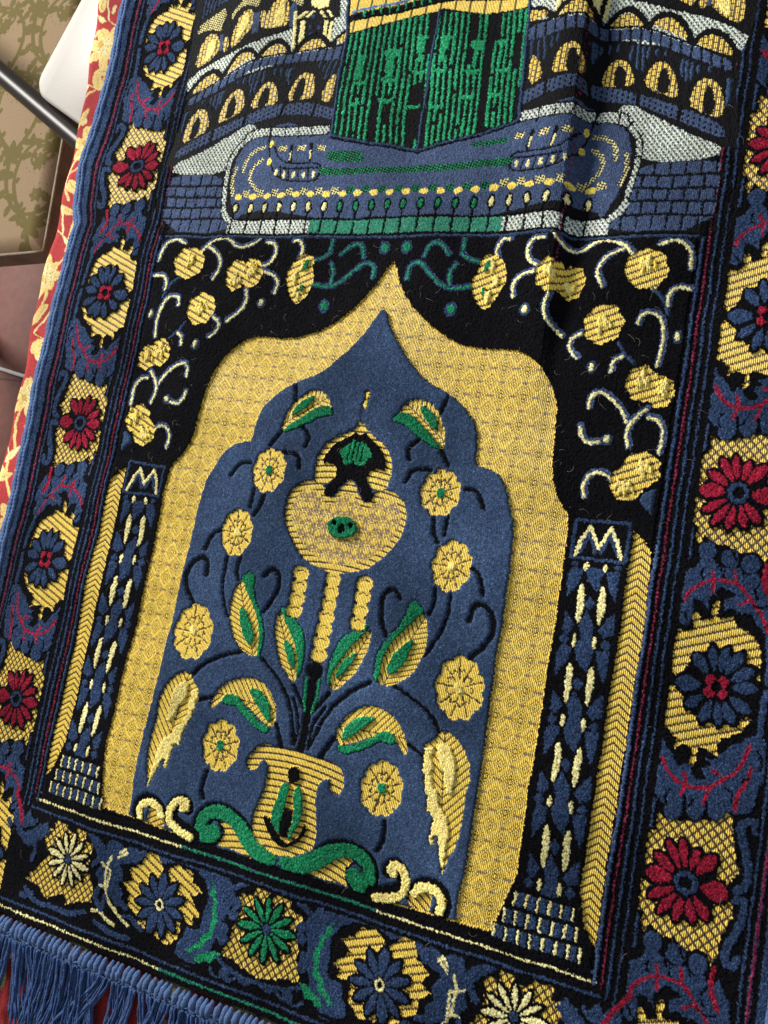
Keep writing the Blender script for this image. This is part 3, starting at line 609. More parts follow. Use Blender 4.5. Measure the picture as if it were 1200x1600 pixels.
PM('760 330 790 140 770 130 850 62 920 55 1000 60 1045 125 1010 300 960 340 860 290', 'black', conv=ML, sm=0)
for t in ('782 80 802 84 772 322 752 322', '822 142 853 142 830 300 795 290', '975 142 1000 142 975 322 948 318', '1012 150 1034 150 1012 295 985 290', '790 132 850 78 880 76 820 130', '850 118 905 72 918 80 870 120', '942 82 960 74 990 122 970 122', '985 72 1005 74 1036 118 1015 122', '890 10 945 -20 1010 -10 1005 50 950 62 895 45'): PM(t, 'cream', conv=ML, h=.0012, sm=0)
for x, y in ((882, 180), (935, 185), (878, 225), (930, 235), (905, 110), (872, 265), (925, 272)): ell(ML(f'{x} {y}')[0], .0018, .0018, 'navy', .0009, 0, R_MOSQ, both=True)
PM('60 130 100 110 1050 260 1060 700 0 620 0 180', 'black', h=.0004, sm=0)
for t in ('70 60 150 65 200 110', '215 110 270 55 330 35 375 55 415 115', '440 115 490 55 545 30 600 60 635 120', '640 110 690 65 745 55 800 90 845 190', '845 200 890 150 950 135 1020 180 1065 280'): LM(t, 15, 'black', h=.0003)
for t in ('60 65 150 70 190 105 60 120', '235 105 270 70 330 50 370 70 400 115 320 108', '455 115 490 70 545 50 590 75 622 118 540 112', '655 105 700 75 745 70 790 100 830 182 740 135', '860 195 900 165 950 155 1010 190 1047 272 960 240'): PM(t, 'gold', wv='brick', flat=1)
PM('60 140 300 122 500 122 650 130 750 170 900 230 1040 292 1030 345 900 290 750 225 640 180 500 172 300 172 60 215', 'court')
for i, x in enumerate(range(75, 1040, 48)):
    y = np.interp(x, [60, 300, 500, 650, 750, 900, 1040], [140, 122, 122, 130, 170, 230, 292]); LM(f'{x} {y-8} {x-4} {y+70}', 5, 'black', h=.0004, sm=0)
LM('60 130 300 112 500 112 650 120 750 160 900 220 1040 282', 5, 'black', h=.0004)
for x, y0, y1 in ((100, 205, 290), (135, 200, 300), (165, 195, 300), (200, 195, 250), (230, 190, 230), (385, 200, 290), (400, 200, 260), (420, 200, 240), (460, 190, 230), (500, 190, 220), (560, 200, 260), (590, 190, 310), (615, 200, 320), (640, 210, 260), (680, 220, 250), (720, 230, 250), (800, 270, 350), (820, 280, 380), (845, 290, 370), (875, 300, 340), (930, 310, 335), (1010, 370, 500), (1025, 380, 480)):
    LM(f'{x} {y0} {x-6} {y1}', 6, 'blue', sm=0)
for t, o in (('95 280 130 285 155 400 80 425', None), ('190 385 220 290 260 245 320 240 345 290 355 372 270 380', '262 382 268 300 290 265 315 270 325 320 325 380'), ('405 390 440 300 490 260 535 265 562 320 572 392 490 396', '468 400 478 315 500 283 525 300 533 345 528 400'),
             ('610 390 650 300 700 275 750 310 777 400 775 462 690 430', '672 420 690 330 712 308 735 335 738 390 728 440'), ('822 490 860 390 920 360 972 400 992 480 985 558 900 530', '888 520 898 430 922 400 945 440 948 500 935 545')):
    PM(t, 'gold', wv='brick', flat=1)
    if o: PM(o, 'black', h=.0003)
PM('-20 480 200 408 350 388 480 402 580 430 700 462 850 522 1000 592 1000 662 850 592 700 527 600 482 440 470 350 442 200 467 -20 530', 'court', wv='dots')
for t in ('168 400 165 480', '355 380 365 460', '590 420 585 490', '790 500 775 570'): LM(t, 8, 'black', h=.0003)
PM('480 495 560 478 620 515 700 550 800 610 900 655 980 685 970 748 600 758 580 650 540 560', 'white', wv='check')
PM('600 760 975 755 975 800 940 1085 420 1090 520 985 560 880', 'court')
for t in ('560 825 980 817', '540 888 970 880', '520 948 965 942', '470 1012 955 1008'): LM(t, 6, 'black', h=.0003, sm=0)
for j, (y0, y1) in enumerate(((762, 825), (825, 888), (888, 948), (948, 1012), (1012, 1075))):
    for i in range(9):
        x = 455+(i*73)+(j % 2)*20-j*4
        if x > 600-(j*45): LM(f'{x} {y0} {x-8} {y1}', 4, 'black', h=.0003, sm=0)
# court round the cube: blue oval with a chequered kerb
court = A20('-700 470 -60 590 70 560 200 525 300 495 380 505 450 535 520 580 545 640 555 720 540 810 480 920 400 1040 380 1080 -700 1110')
PM('-700 520 60 560 200 525 300 495 380 505 450 535 520 580 550 640 560 720 545 810 490 920 400 1050 -700 1090', 'court', sm=0)
PM('-700 1015 -200 1025 -60 1010 200 975 300 965 400 985 420 1040 350 1075 -60 1110 -700 1110', 'black', sm=0)
SK = .00050/4
top = MK('1115 92 1030 95 945 98 860 100 770 100 690 110 640 130'); side = MK('650 130 590 175 530 245 497 340 482 450 472 560 485 635 530 680 570 690')
for p_, rr_ in ((top, 40), (side, 24)): line(p_, rr_*SK, 'black', .0004, .2, **mq)
line(top, 29*SK, 'white', LO, .2, wv='check', **mq); line(side, 14*SK, 'white', LO, .2, wv='check', **mq); line(MK('470 590 490 640 540 680'), 20*SK, 'white', LO, .2, wv='check', **mq)
for t in ('668 70 655 150', '775 60 770 145', '862 60 862 140', '948 58 942 140', '1032 55 1022 140', '590 140 610 190', '520 220 545 250', '480 330 510 340', '465 440 495 442', '455 560 485 560'): line(MK(t), 4.5*SK, 'black', .0003, .2, sm=0, **mq)
rect(-.1580, .0035, .1600, .0150, 'white', LO, .3, R_MOSQ, 'check')
poly(np.array([(-.080, .0035), (-.080, .0150), (.083, .0150), (.083, .0035)]), 'teal', LO, .3, R_MOSQ, None, 0)
rect(-.158, .0152, .160, .0168, 'black', .0003, 0, R_MOSQ)
for i in range(-11, 11):
    u = AX+i*.01420; x = u
    g = abs(i) <= 4
    rect(u-.0009, .0030, u+.0009, .0240, 'black', .0003, 0, R_MOSQ)
    ell((u, .0268), .0034, .0058, 'black', .0004, 0, R_MOSQ); ell((u, .0268), .0019, .0038, 'green' if g else 'cream', .0011, 0, R_MOSQ)
    ell((u+.0002, .0372), .0036, .0026, 'gold', .0009, .5, R_MOSQ)
    poly(np.array([(u+.0040, .0370), (u+.0105, .0370), (u+.0105, .0430), (u+.0040, .0430)]), 'green' if g else 'cream', LO, .2, R_MOSQ, 'check2', 0)
PM('790 190 830 290 900 310 1060 300 1088 322 1065 402 1000 418 860 412 800 372 765 300 760 220', 'court', conv=MK)
for t in ('800 200 830 285 900 310 1060 298 1090 320 1068 402 1000 418 860 412 800 372 768 300 765 60', '830 330 900 340 1065 332'): line(MK(t), 6*SK, 'black', .0003, .2, **mq)
for x, y in ((805, 358), (855, 375), (915, 378), (978, 378), (1040, 372)):
    ell(MK(f'{x} {y}')[0], .0015, .0030, 'cream', .0010, 0, R_MOSQ, both=True); line(MK(f'{x+30} {y-38} {x+30} {y+32}'), 4*SK, 'black', .0003, .2, sm=0, **mq)
for x, y in ((898, 250), (1020, 240)): line(MK(f'{x+6} {y-55} {x-4} {y+45}'), 12*SK, 'black', .0003, .2, sm=0, **mq); line(MK(f'{x} {y-15} {x-4} {y+36}'), 6*SK, 'cream', .0011, .2, sm=0, **mq)
for x, y in ((850, 210), (962, 205), (1085, 205)): poly(MK(f'{x-26} {y-16} {x+26} {y-16} {x+26} {y+18} {x-26} {y+18}'), 'cream', LO, .2, R_MOSQ, 'check2', 0, True)
for x, y in ((780, 185), (765, 292)): ell(MK(f'{x} {y}')[0], .0019, .0034, 'gold', .0011, 0, R_MOSQ, both=True)
for t in ('740 205 680 220 620 272 590 350', '720 280 660 322 635 380 652 432 700 480', '552 330 522 400 527 490'): line(MK(t), 13*SK, 'cream', LO, .2, R_MOSQ, 'check2', both=True)
for t, a in (('-860 740 -760 745 -700 750', 0), ('-880 810 -500 795 -200 788 0 772', 1)): line(A20(t), 17*X, 'green', LO, .2, R_MOSQ, 'check2', both=bool(a))
line(A20('-170 690 -20 672'), 14*X, 'green', LO, .2, R_MOSQ, 'check2'); line(A10('340 720 490 718'), 14*X, 'green', LO, .2, R_MOSQ, 'check2')
rect(-.2200, -.0015, .2220, .0034, 'black', .0004, 0, R_MOSQ); rect(-.2200, -.0006, .2220, .0014, 'blue', .0012, 0, R_MOSQ)
# the cloth-covered cube
rk = region('cube_motif', R_MOSQ)
poly(KB('60 745 160 195 190 -420 600 -500 900 -560 1180 -600 1165 45 1110 675 850 762 540 832 300 790'), 'black', .0006, .2, rk, None, 0)
poly(KB('170 90 460 20 760 -60 1180 -70 1200 -330 760 -320 190 -250'), 'gold', .0010, .9, rk, 'ribv', 0)
line(KB('190 75 300 45 480 5 640 -60'), 8*X, 'sky', .0014, 0, rk); line(KB('200 100 430 50 640 0'), 9*X, 'black', .0004, 0, rk)
for i in range(9): x = 250+i*45; y = 85-i*11; line(KB(f'{x} {y-18} {x-4} {y+26}'), 6*X, 'leafgreen', .0010, 0, rk, sm=0)
poly(KB('165 190 172 128 460 68 650 18 760 0 900 5 1165 -5 1162 48 900 75 800 60 680 45 640 62 460 105'), 'gold', .0010, .9, rk, 'ribv', 0)
line(KB('200 118 460 60 700 0 900 -20 1165 -30'), 8*X, 'black', .0004, 0, rk)
for i in range(31):
    f = (i+.5)/31; xt = 160+f*1000; xb = 65+f*1045
    yt = np.interp(xt, [150, 460, 660, 880, 1160], [200, 110, 60, 75, 55])+8; yb = np.interp(xb, [60, 300, 540, 850, 1110], [745, 790, 830, 760, 675])-12
    y = 0.0; r2 = random.Random(i*7+3)
    while y < 1:
        l_ = r2.choice([.18, .28, .4, .6]); e = min(1, y+l_)
        if r2.random() < .88:
            a = KB(f'{xt+(xb-xt)*y} {yt+(yb-yt)*y} {xt+(xb-xt)*e} {yt+(yb-yt)*e}'); line(a, r2.uniform(.0010, .0014), 'leafgreen', .0012, 0, rk, sm=0)
        y = e+r2.uniform(.02, .06)
for (x, y, wd, hh, u_) in ((235, 320, 60, 22, 0), (225, 465, 80, 28, 1), (200, 580, 70, 26, 1), (400, 300, 90, 40, 0), (385, 440, 100, 36, 1), (365, 560, 90, 36, 1), (570, 215, 70, 22, 0), (545, 395, 80, 28, 1), (520, 590, 80, 26, 1), (700, 215, 70, 24, 0), (675, 390, 80, 28, 1), (645, 590, 70, 24, 1),
                       (870, 250, 90, 50, 0), (845, 400, 90, 36, 1), (815, 540, 90, 34, 1), (1010, 230, 70, 26, 0), (1010, 395, 90, 34, 1), (980, 530, 80, 30, 1)):
    poly(KB(f'{x-wd/2} {y-hh*.3} {x-wd*.2} {y-hh*(.1 if u_ else .6)} {x+wd*.2} {y-hh*(.1 if u_ else .6)} {x+wd/2} {y-hh*.5} {x+wd*.42} {y+hh*.4} {x} {y+hh*.7} {x-wd*.4} {y+hh*.4}'), 'leafgreen', .0013, 0, rk)
    if u_ == 0: line(KB(f'{x-5} {y+hh*.3} {x-18} {y+120}'), .0016, 'leafgreen', .0013, 0, rk, sm=0)
line(KB('660 55 600 440 535 830'), 9*X, 'black', .0006, 0, rk, sm=0); line(KB('660 55 600 440 535 830'), 6*X*1.2, 'blue', .0014, 0, rk, sm=0)
line(KB('185 -420 150 200 62 745'), 10*X, 'blue', .0014, 0, rk, sm=0); line(KB('1185 -500 1162 50 1108 672'), 10*X, 'blue', .0014, 0, rk, sm=0)
line(KB('62 760 300 800 540 842 850 772 1108 688'), 8*X, 'black', .0004, 0, rk, sm=0); line(KB('62 748 300 790 540 832 850 762 1108 678'), 6*X, 'blue', .0013, 0, rk, sm=0)

uc_ = lambda v: .1265-.030*v+.0022
for q_ in np.arange(-.03, .29, .0030): ell((uc_(q_)+rng.normal(0, .0009), q_), .0005, .0010, 'purple', .0010, 0, None)
# ------------------------------------------------------------------ the rug's body: pile relief, creases, parts
def blur(a, n=1):
    for _ in range(n):
        p = np.pad(a, 1, mode='edge'); a = (p[1:-1, 1:-1]*2+p[:-2, 1:-1]+p[2:, 1:-1]+p[1:-1, :-2]+p[1:-1, 2:])/6
    return a
pile = blur(HT.astype(np.float64), 1)
fine = rng.uniform(-1, 1, (NY, NX))*.00025+smooth_noise((NY, NX), 2.1, 11)*.00032
velvet = (C == PI['blue']).astype(float); pile = pile+velvet*((blur(velvet, 9)-1)*.0030+.0006)
VEL = np.isin(C, [PI['blue']])*.55; pile = pile+fine*(1-.75*FL)*(1-VEL)+smooth_noise((NY, NX), 22, 12)*.00018
def body_z(u, v):                           # how the cloth lies: slack waves and one crease from the top edge
    z = .0020*np.sin(u*19+v*6+.5)*np.sin(v*13-u*5+1)+.0010*np.sin(u*41-v*17)+.0007*np.sin(u*70+v*33+2*np.sin(v*15))+.0006*np.sin(v*88+u*20+2*np.sin(u*17))
    uc = .1265-.030*v
    d = u-uc; fade = 1/(1+np.exp(-(v+.075)/.022))
    ridge = np.where(d < 0, np.exp(-(d/.036)**2), 1/(1+np.exp((d-.0045)/.0021)))
    valley = -.0032*np.exp(-((d-.012)/.014)**2)
    return z+fade*(.0115*ridge+valley*(d > -.02))
def edge_shift(u, v):                       # wavy selvedge on the left, eased into the rug
    e = np.interp(v, [-.6, -.30, -.21, -.135, -.0685, .0, .0120, .0300, .0698, .153, .24, .31], [.006, .006, .005, .0015, .0015, .004, .0045, -.004, -.0080, -.001, -.002, -.002])
    return e*np.clip((-.262-u)/.06, 0, 1)
ZB = .0060
UU = TU+edge_shift(TU, TV); ZZ = ZB-.0060+body_z(TU, TV)+pile
co = np.stack([UU, TV+0*UU, ZZ], -1).reshape(-1, 3)
colr = PC[C].reshape(-1, 3); wv_ = FL.reshape(-1, 1); colr = colr*np.exp(rng.normal(0, 1, (len(colr), 1))*(.40-.30*wv_-.20*VEL.reshape(-1, 1))+smooth_noise((NY, NX), 2.4, 51).reshape(-1, 1)*(.35-.25*wv_)); flk = (rng.random((len(colr), 1)) < .018) & (wv_ < .3) & (colr[:, 2:3] > .03); colr = np.where(flk, colr*2.2+.03, colr); colr = np.clip(colr, .002, 1)
wov = FL.reshape(-1)
rug = empty('prayer_rug', (0, 0, 0))
tag(rug, 'blue, black and gold prayer rug with arch and hanging lamp, over red floral cloth', 'rug')
idx = np.arange(NY*NX).reshape(NY, NX)
quads = np.stack([idx[:-1, :-1], idx[1:, :-1], idx[1:, 1:], idx[:-1, 1:]], -1).reshape(-1, 4)
rgf = RG[:-1, :-1].reshape(-1)
objs = {}
for r_, (nm, par) in enumerate(REGIONS):
    sel = quads[rgf == r_]
    if len(sel) < 6: continue
    uq, inv = np.unique(sel, return_inverse=True)
    o = grid_obj(nm, co[uq], inv.reshape(-1, 4), colr[uq], wov[uq], MAT_RUG); objs[r_] = o
for r_, (nm, par) in enumerate(REGIONS):
    if r_ in objs: objs[r_].parent = objs[par] if par is not None and par in objs else rug
# backing sheet (gives the rug its thickness at the rim)
MAT_BLUEY = attr = plain('blue_binding_yarn', (.092, .160, .330), .9, 700, .6, .9, 900, .08, .12)
MAT_BACK = plain('rug_backing', (.05, .07, .14), .9)
step = 12; bu = us[::step]; bv = vsq[::step]; BU, BV = np.meshgrid(bu, bv); bz = body_z(BU, BV)-.0022; bxu = BU+edge_shift(BU, BV)
bi = np.arange(BU.size).reshape(BU.shape); bq = np.stack([bi[:-1, :-1], bi[:-1, 1:], bi[1:, 1:], bi[1:, :-1]], -1).reshape(-1, 4)
mesh_obj('backing', np.stack([bxu, BV, bz], -1).reshape(-1, 3), [tuple(int(i) for i in q) for q in bq], MAT_BACK, rug)
# selvedge: three corded rows with their wrapped ribs
for side in (-1, 1):
    tb = TubeSet()
    for k, (off, zz, rr) in enumerate(((.0015, .0012, .0021), (.0050, .0010, .0023), (.0085, -.0012, .0024))):
        pts = []; rad = []
        for i, v in enumerate(np.arange(-.5765, .300, .0009)):
            u = side*(.3205+off); ud = u+float(edge_shift(np.array(u), np.array(v)))
            pts.append((ud, v, float(body_z(np.array(side*.3205), np.array(v)))+zz+.0004*math.sin(v*300+k))); rad.append(rr*(1+.10*math.sin(i*1.6+k)+rnd.uniform(-.05, .05)))
        tb.tube(pts, rad, 8)
    tb.build('edge_binding', MAT_BLUEY, rug)
# fringe: a wrapped header and tassels of loose yarn
fr_ = TubeSet(); vh = -.5775
nrib = 128
for i in range(nrib):
    u = -.3235+.647*(i+.5)/nrib+rnd.uniform(-.0011, .0011); z0 = float(body_z(np.array(u), np.array(-.57))); ln_ = .0150*rnd.uniform(.92, 1.08); sl_ = rnd.uniform(-.0050, -.0018)
    pts = [(u+sl_*t, vh-ln_*t, z0+.0004+.0028*math.sin(math.pi*min(1, t*1.05+.05))-.0015*t) for t in np.linspace(0, 1, 8)]
    fr_.tube(pts, [k_*rnd.uniform(.75, 1.15) for k_ in (.0014, .0022, .0026, .0027, .0026, .0024, .0022, .0016)], 8)
for kk in range(7):
    zz = rnd.uniform(0, 6); vb = vh-.0095-.0008*kk
    fr_.tube([(u_, vb+.0011*math.sin(u_*430+zz)+.0006*math.sin(u_*1300+zz), float(body_z(np.array(u_), np.array(-.57)))+.0018-.0003*kk+.0010*math.sin(u_*620+zz*2)) for u_ in np.arange(-.322, .322, .0016)], .0009, 6)
header = fr_.build('fringe', MAT_BLUEY, rug)
MAT_STRAND = plain('fringe_yarn', (.045, .090, .225), .9, 500, .6, .6, 900, .08, .12)
ntas = 84
for i in range(ntas):
    u = -.3200+.640*(i+.5)/ntas; tb = TubeSet(); z0 = float(body_z(np.array(u), np.array(-.57)))
    sway = .012*math.sin(i*.9)+rnd.uniform(-.012, .012)-.006; L_ = rnd.uniform(.052, .072); gap = 24 <= i <= 26
    if i in (25, 26, 27): sway += (.014 if i > 26 else -.022)
    curl = rnd.uniform(-.008, .008)
    for s_ in range(12):
        du = rnd.uniform(-.0030, .0030); fan = rnd.uniform(-.0065, .0065)*(.5 if rnd.random() < .7 else 1.6); ll = L_*rnd.uniform(.82, 1.08); zo = rnd.uniform(0, .0052); ph = rnd.uniform(0, 6); am = rnd.uniform(.0003, .0016)
        pts = []
        for t in np.linspace(0, 1, 15):
            jx = jx*.6+rnd.uniform(-.0006, .0006) if t else 0; pts.append((jx+u+du*(1-.3*t)+(sway+fan)*t**1.25+curl*math.sin(t*3.1)*t+am*math.sin(t*7+ph), vh-.0128-ll*t, z0+.0006-.0045*min(1, t*2.2)+zo*(1-.25*t)+.0006*math.sin(t*9+ph)))
        tb.tube(pts, list(rnd.uniform(.0006, .0012)*(1+.22*np.sin(np.arange(14)*rnd.uniform(1.2, 2.6)+ph)))+[.0004], 5, flat=1.0)
    tb.build('tassel', MAT_STRAND, header)

# stray lint fibres caught on the pile
lt = TubeSet()
for _ in range(420):
    if rnd.random() < .5: u, v = rnd.uniform(-.21, .21), rnd.uniform(-.20, -.005)
    else: u, v = rnd.uniform(-.30, .31), rnd.uniform(-.56, .22)
    a = rnd.uniform(0, 6.28); l_ = rnd.uniform(.002, .008); cvt = rnd.uniform(-3, 3); pts = []; x, y = u, v
    for k in range(6): x += math.cos(a)*l_/5; y += math.sin(a)*l_/5; a += cvt*.2; pts.append((x, y, float(body_z(np.array(x), np.array(y)))+.0022+.0010*math.sin(k*.62)))
    lt.tube(pts, .00007, 3, cap=False)
tag(lt.build('lint', plain('lint_fibre', (.30, .25, .20), .9), rug), kind='stuff')

# ------------------------------------------------------------------ bed cover under the rug: printed red cotton
ZC = -.0085
ep = [(155, 0), (147, 60), (128, 180), (112, 250), (100, 300), (86, 370), (66, 430), (52, 500), (38, 580), (20, 660), (4, 730), (-30, 860), (-110, 1150), (-200, 1500)]
EP = np.array([at(x, y, ZC) for x, y in ep]); print('cover edge', EP.round(3).tolist())
o_ = np.argsort(EP[:, 1]); ev, eu = EP[o_, 1], EP[o_, 0]
cu = np.concatenate([np.arange(-.20, .165, .001), np.arange(.165, .90, .006)]); cv = np.arange(.62, -.78, -.0011)     # cu: distance from the cover's edge
CU, CV = np.meshgrid(cu, cv)
edge = np.interp(CV, ev, eu)+.0012*np.sin(CV*90)
PU = CU                                      # cloth coordinate measured across the edge
rad = .011
arc = rad*math.pi/2
drop = np.clip(-(CU-rad*1.0), 0, None)       # cloth length beyond the start of the rounding
ang = np.clip(drop/rad, 0, math.pi/2)
cx_ = np.where(drop > 0, rad-rad*np.sin(ang), CU); cz_ = np.where(drop > 0, -(rad-rad*np.cos(ang)), 0)-np.clip(drop-arc, 0, None)
cz_ = cz_+ZC+.0006*np.sin(CV*60+CU*30)*np.sin(CU*80)
GX = edge-.0065+cx_+np.where(drop > arc, .004*np.sin(CV*22)*np.clip((drop-arc)*8, 0, 1), 0)
NYc, NXc = CU.shape
cc_ = np.zeros((NYc, NXc), int); CPAL = np.array([(.33, .038, .038), (.62, .46, .17), (.46, .30, .075), (.22, .20, .07), (.64, .54, .26), (.36, .19, .05)])
wob1 = smooth_noise((NYc, NXc), 6, 31)*.0012; wob2 = smooth_noise((NYc, NXc), 6, 32)*.0012
QU = CU+wob1; QV = CV+wob2
FI = slice(0, NXc)
def cpoly(p, col):
    p = chaik(np.array(p), 2); j0, j1 = np.searchsorted(cu, p[:, 0].min()-.003), np.searchsorted(cu, p[:, 0].max()+.003); i0 = max(0, int((.62-p[:, 1].max())/.0011)-3); i1 = min(NYc, int((.62-p[:, 1].min())/.0011)+4)
    if i1 <= i0 or j1 <= j0: return
    x = QU[i0:i1, j0:j1]; y = QV[i0:i1, j0:j1]; r_ = np.zeros(x.shape, bool)
    for (x0, y0), (x1, y1) in zip(p, np.roll(p, -1, 0)):
        if y0 != y1: r_ ^= ((y0 > y) != (y1 > y)) & (x < (x1-x0)*(y-y0)/(y1-y0)+x0)
    cc_[i0:i1, j0:j1][r_] = col
def petal(c, a, L_, wd, col, vein=None):
    e = np.array([math.cos(a), math.sin(a)]); n = np.array([-e[1], e[0]]); c = np.array(c)
    cpoly([c, c+e*L_*.3+n*wd*.8, c+e*L_*.7+n*wd, c+e*L_, c+e*L_*.8-n*wd*.7, c+e*L_*.3-n*wd*.8], col)
    if vein is not None: cpoly([c, c+e*L_*.85+n*.0006, c+e*L_*.85-n*.0006], vein)
def stem(p0, p1, bend, col, wd=.0016):
    p0 = np.array(p0); p1 = np.array(p1); n = np.array([-(p1-p0)[1], (p1-p0)[0]])*bend; ts = np.linspace(0, 1, 9)
    cen = [p0+(p1-p0)*t+n*math.sin(math.pi*t) for t in ts]; cpoly([c+np.array([wd, 0]) for c in cen]+[c-np.array([wd, 0]) for c in cen[::-1]], col)
v_ = .60; i = 0
while v_ > -.78:
    for col_u in ((-.10, 0), (.022, .5), (.105, .2)) if v_ > -.50 else ((-.10, 0), (-.02, .3), (.05, .6), (.12, .1), (.20, .4), (.29, .2), (.38, .5), (.47, .3), (.56, .1), (.65, .6)):
        r3 = random.Random(int(v_*1e4)+int(col_u[0]*1e3)); cxp = col_u[0]+r3.uniform(-.012, .012); cyp = v_+r3.uniform(-.015, .015); kind = (i+int(col_u[1]*10)) % 3
        a0 = r3.uniform(0, 6.28)
        stem((cxp, cyp), (cxp+r3.uniform(-.03, .03), cyp-.055), r3.uniform(-.5, .5), 1)
        stem((cxp, cyp), (cxp+r3.uniform(-.03, .03), cyp+.045), r3.uniform(-.5, .5), 4, .0011)
        if kind == 0:
            for k in range(7): petal((cxp, cyp), a0+k*.9, r3.uniform(.016, .026), .0065, 1, 2)
            for k in range(6): petal((cxp, cyp), a0+.3+k*1.05, .012, .0042, 4, 5)
            petal((cxp-.004, cyp), a0, .008, .004, 2)
        elif kind == 1:
            for k in range(4): petal((cxp+r3.uniform(-.012, .012), cyp+r3.uniform(-.02, .02)), r3.uniform(0, 6.28), r3.uniform(.018, .034), r3.uniform(.004, .007), r3.choice([1, 4, 1]), r3.choice([2, 3]))
        else:
            for k in range(9): petal((cxp+r3.uniform(-.014, .014), cyp+r3.uniform(-.018, .018)), r3.uniform(0, 6.28), r3.uniform(.007, .013), .003, r3.choice([1, 4]), None)
    v_ -= .040; i += 1
ccol = CPAL[cc_]; ccol = ccol.reshape(-1, 3); 
ci = np.arange(NYc*NXc).reshape(NYc, NXc); cq = np.stack([ci[:-1, :-1], ci[1:, :-1], ci[1:, 1:], ci[:-1, 1:]], -1).reshape(-1, 4)
bed = empty('bed', (0.1, 0, -.55)); tag(bed, 'bed covered in red cotton printed with cream and yellow flowers, under the rug', 'bed')
def local(o, root): o.matrix_parent_inverse = Matrix.Translation(-root.location); return o
o = grid_obj('cover', np.stack([GX, CV, cz_], -1).reshape(-1, 3), cq, ccol, np.zeros(len(ccol)), MAT_COVER, bed, smooth=True); local(o, bed)
def box(name, lo, hi, mat, parent=None, bev=.0):
    import bmesh
    bm = bmesh.new(); bmesh.ops.create_cube(bm, size=1); lo = np.array(lo); hi = np.array(hi)
    for vv in bm.verts: vv.co = Vector(((lo+hi)/2+np.array(vv.co)*(hi-lo)).tolist())
    if bev: bmesh.ops.bevel(bm, geom=bm.edges[:], offset=bev, segments=4, affect='EDGES', profile=.5)
    me = bpy.data.meshes.new(name); bm.to_mesh(me); bm.free(); me.materials.append(mat); me.polygons.foreach_set('use_smooth', [True]*len(me.polygons)) if bev else None
    return link(bpy.data.objects.new(name, me), parent)
MAT_MATT = plain('mattress_ticking', (.5, .42, .33), .9)
local(box('mattress', (-.335, -.77, -.19), (.88, .60, -.022), MAT_MATT, bed, .012), bed)
local(box('bed_base', (-.33, -.75, -.548), (.86, .58, -.192), MAT_MATT, bed, .004), bed)

# ------------------------------------------------------------------ floor
ZF = -.55
m, nt, b = new_mat('red_brown_marble'); tc = nd(nt, 'ShaderNodeTexCoord'); n1 = noise(nt, 5, 8, tc.outputs['Object']); n2 = noise(nt, 60, 5, tc.outputs['Object'])
cr = nd(nt, 'ShaderNodeValToRGB'); cr.color_ramp.elements[0].position = .3; cr.color_ramp.elements[0].color = (.070, .022, .016, 1); cr.color_ramp.elements[1].position = .72; cr.color_ramp.elements[1].color = (.165, .052, .034, 1)
mx = mathn(nt, 'MULTIPLY_ADD', n2.outputs[0], .45, mathn(nt, 'MULTIPLY', n1.outputs[0], .55)); nt.links.new(mx, cr.inputs[0])
bk = nd(nt, 'ShaderNodeTexBrick'); bk.inputs['Scale'].default_value = 1; bk.offset = 0; bk.inputs['Brick Width'].default_value = .4; bk.inputs['Row Height'].default_value = .4; bk.inputs['Mortar Size'].default_value = .002
bk.inputs['Mortar'].default_value = (0, 0, 0, 1); bk.inputs['Color1'].default_value = (1, 1, 1, 1); bk.inputs['Color2'].default_value = (.93, .93, .93, 1); nt.links.new(tc.outputs['Object'], bk.inputs['Vector'])
ml = nd(nt, 'ShaderNodeMix', data_type='RGBA', blend_type='MULTIPLY'); ml.inputs[0].default_value = .6; nt.links.new(cr.outputs[0], ml.inputs[6]); nt.links.new(bk.outputs[0], ml.inputs[7]); nt.links.new(ml.outputs[2], b.inputs['Base Color']); b.inputs['Roughness'].default_value = .5; b.inputs['Specular IOR Level'].default_value = .2
fl_ = mesh_obj('floor', [(-4, -3, ZF), (3, -3, ZF), (3, 4, ZF), (-4, 4, ZF)], [(0, 1, 2, 3)], m, smooth=False); tag(fl_, kind='structure')

# ------------------------------------------------------------------ padded stool in beige damask
def damask():
    m, nt, b = new_mat('beige_damask'); at_ = nd(nt, 'ShaderNodeAttribute', attribute_name='yarn'); tc = nd(nt, 'ShaderNodeTexCoord'); n = noise(nt, 600, 2, tc.outputs['Object']); v = mathn(nt, 'MULTIPLY_ADD', n.outputs[0], .5, .75)
    vm = nd(nt, 'ShaderNodeVectorMath', operation='SCALE'); nt.links.new(at_.outputs['Color'], vm.inputs[0]); nt.links.new(v, vm.inputs['Scale']); nt.links.new(vm.outputs[0], b.inputs['Base Color']); b.inputs['Roughness'].default_value = .8; b.inputs['Specular IOR Level'].default_value = .08
    bp = nd(nt, 'ShaderNodeBump'); bp.inputs['Strength'].default_value = .4; bp.inputs['Distance'].default_value = .0006; nt.links.new(n.outputs[0], bp.inputs['Height']); nt.links.new(bp.outputs[0], b.inputs['Normal'])
    return m
MAT_DAM = damask()
ZS = -.16
c0 = np.array(at(60, 388, ZS)); e1 = np.array(at(92, 205, ZS))-c0; e1 /= np.linalg.norm(e1); e2 = np.array([-e1[1], e1[0]])
print('stool corner', c0, 'dir', e1)
stool = empty('stool', (c0[0]-.2, c0[1]+.2, ZF)); tag(stool, 'padded stool upholstered in beige fabric with olive scrolling leaves, at the upper left', 'stool')
nS = 560; S_ = .56
ss = np.linspace(0, S_, nS); A_, B_ = np.meshgrid(ss, ss, indexing='ij'); pt = np.zeros((nS, nS), int)
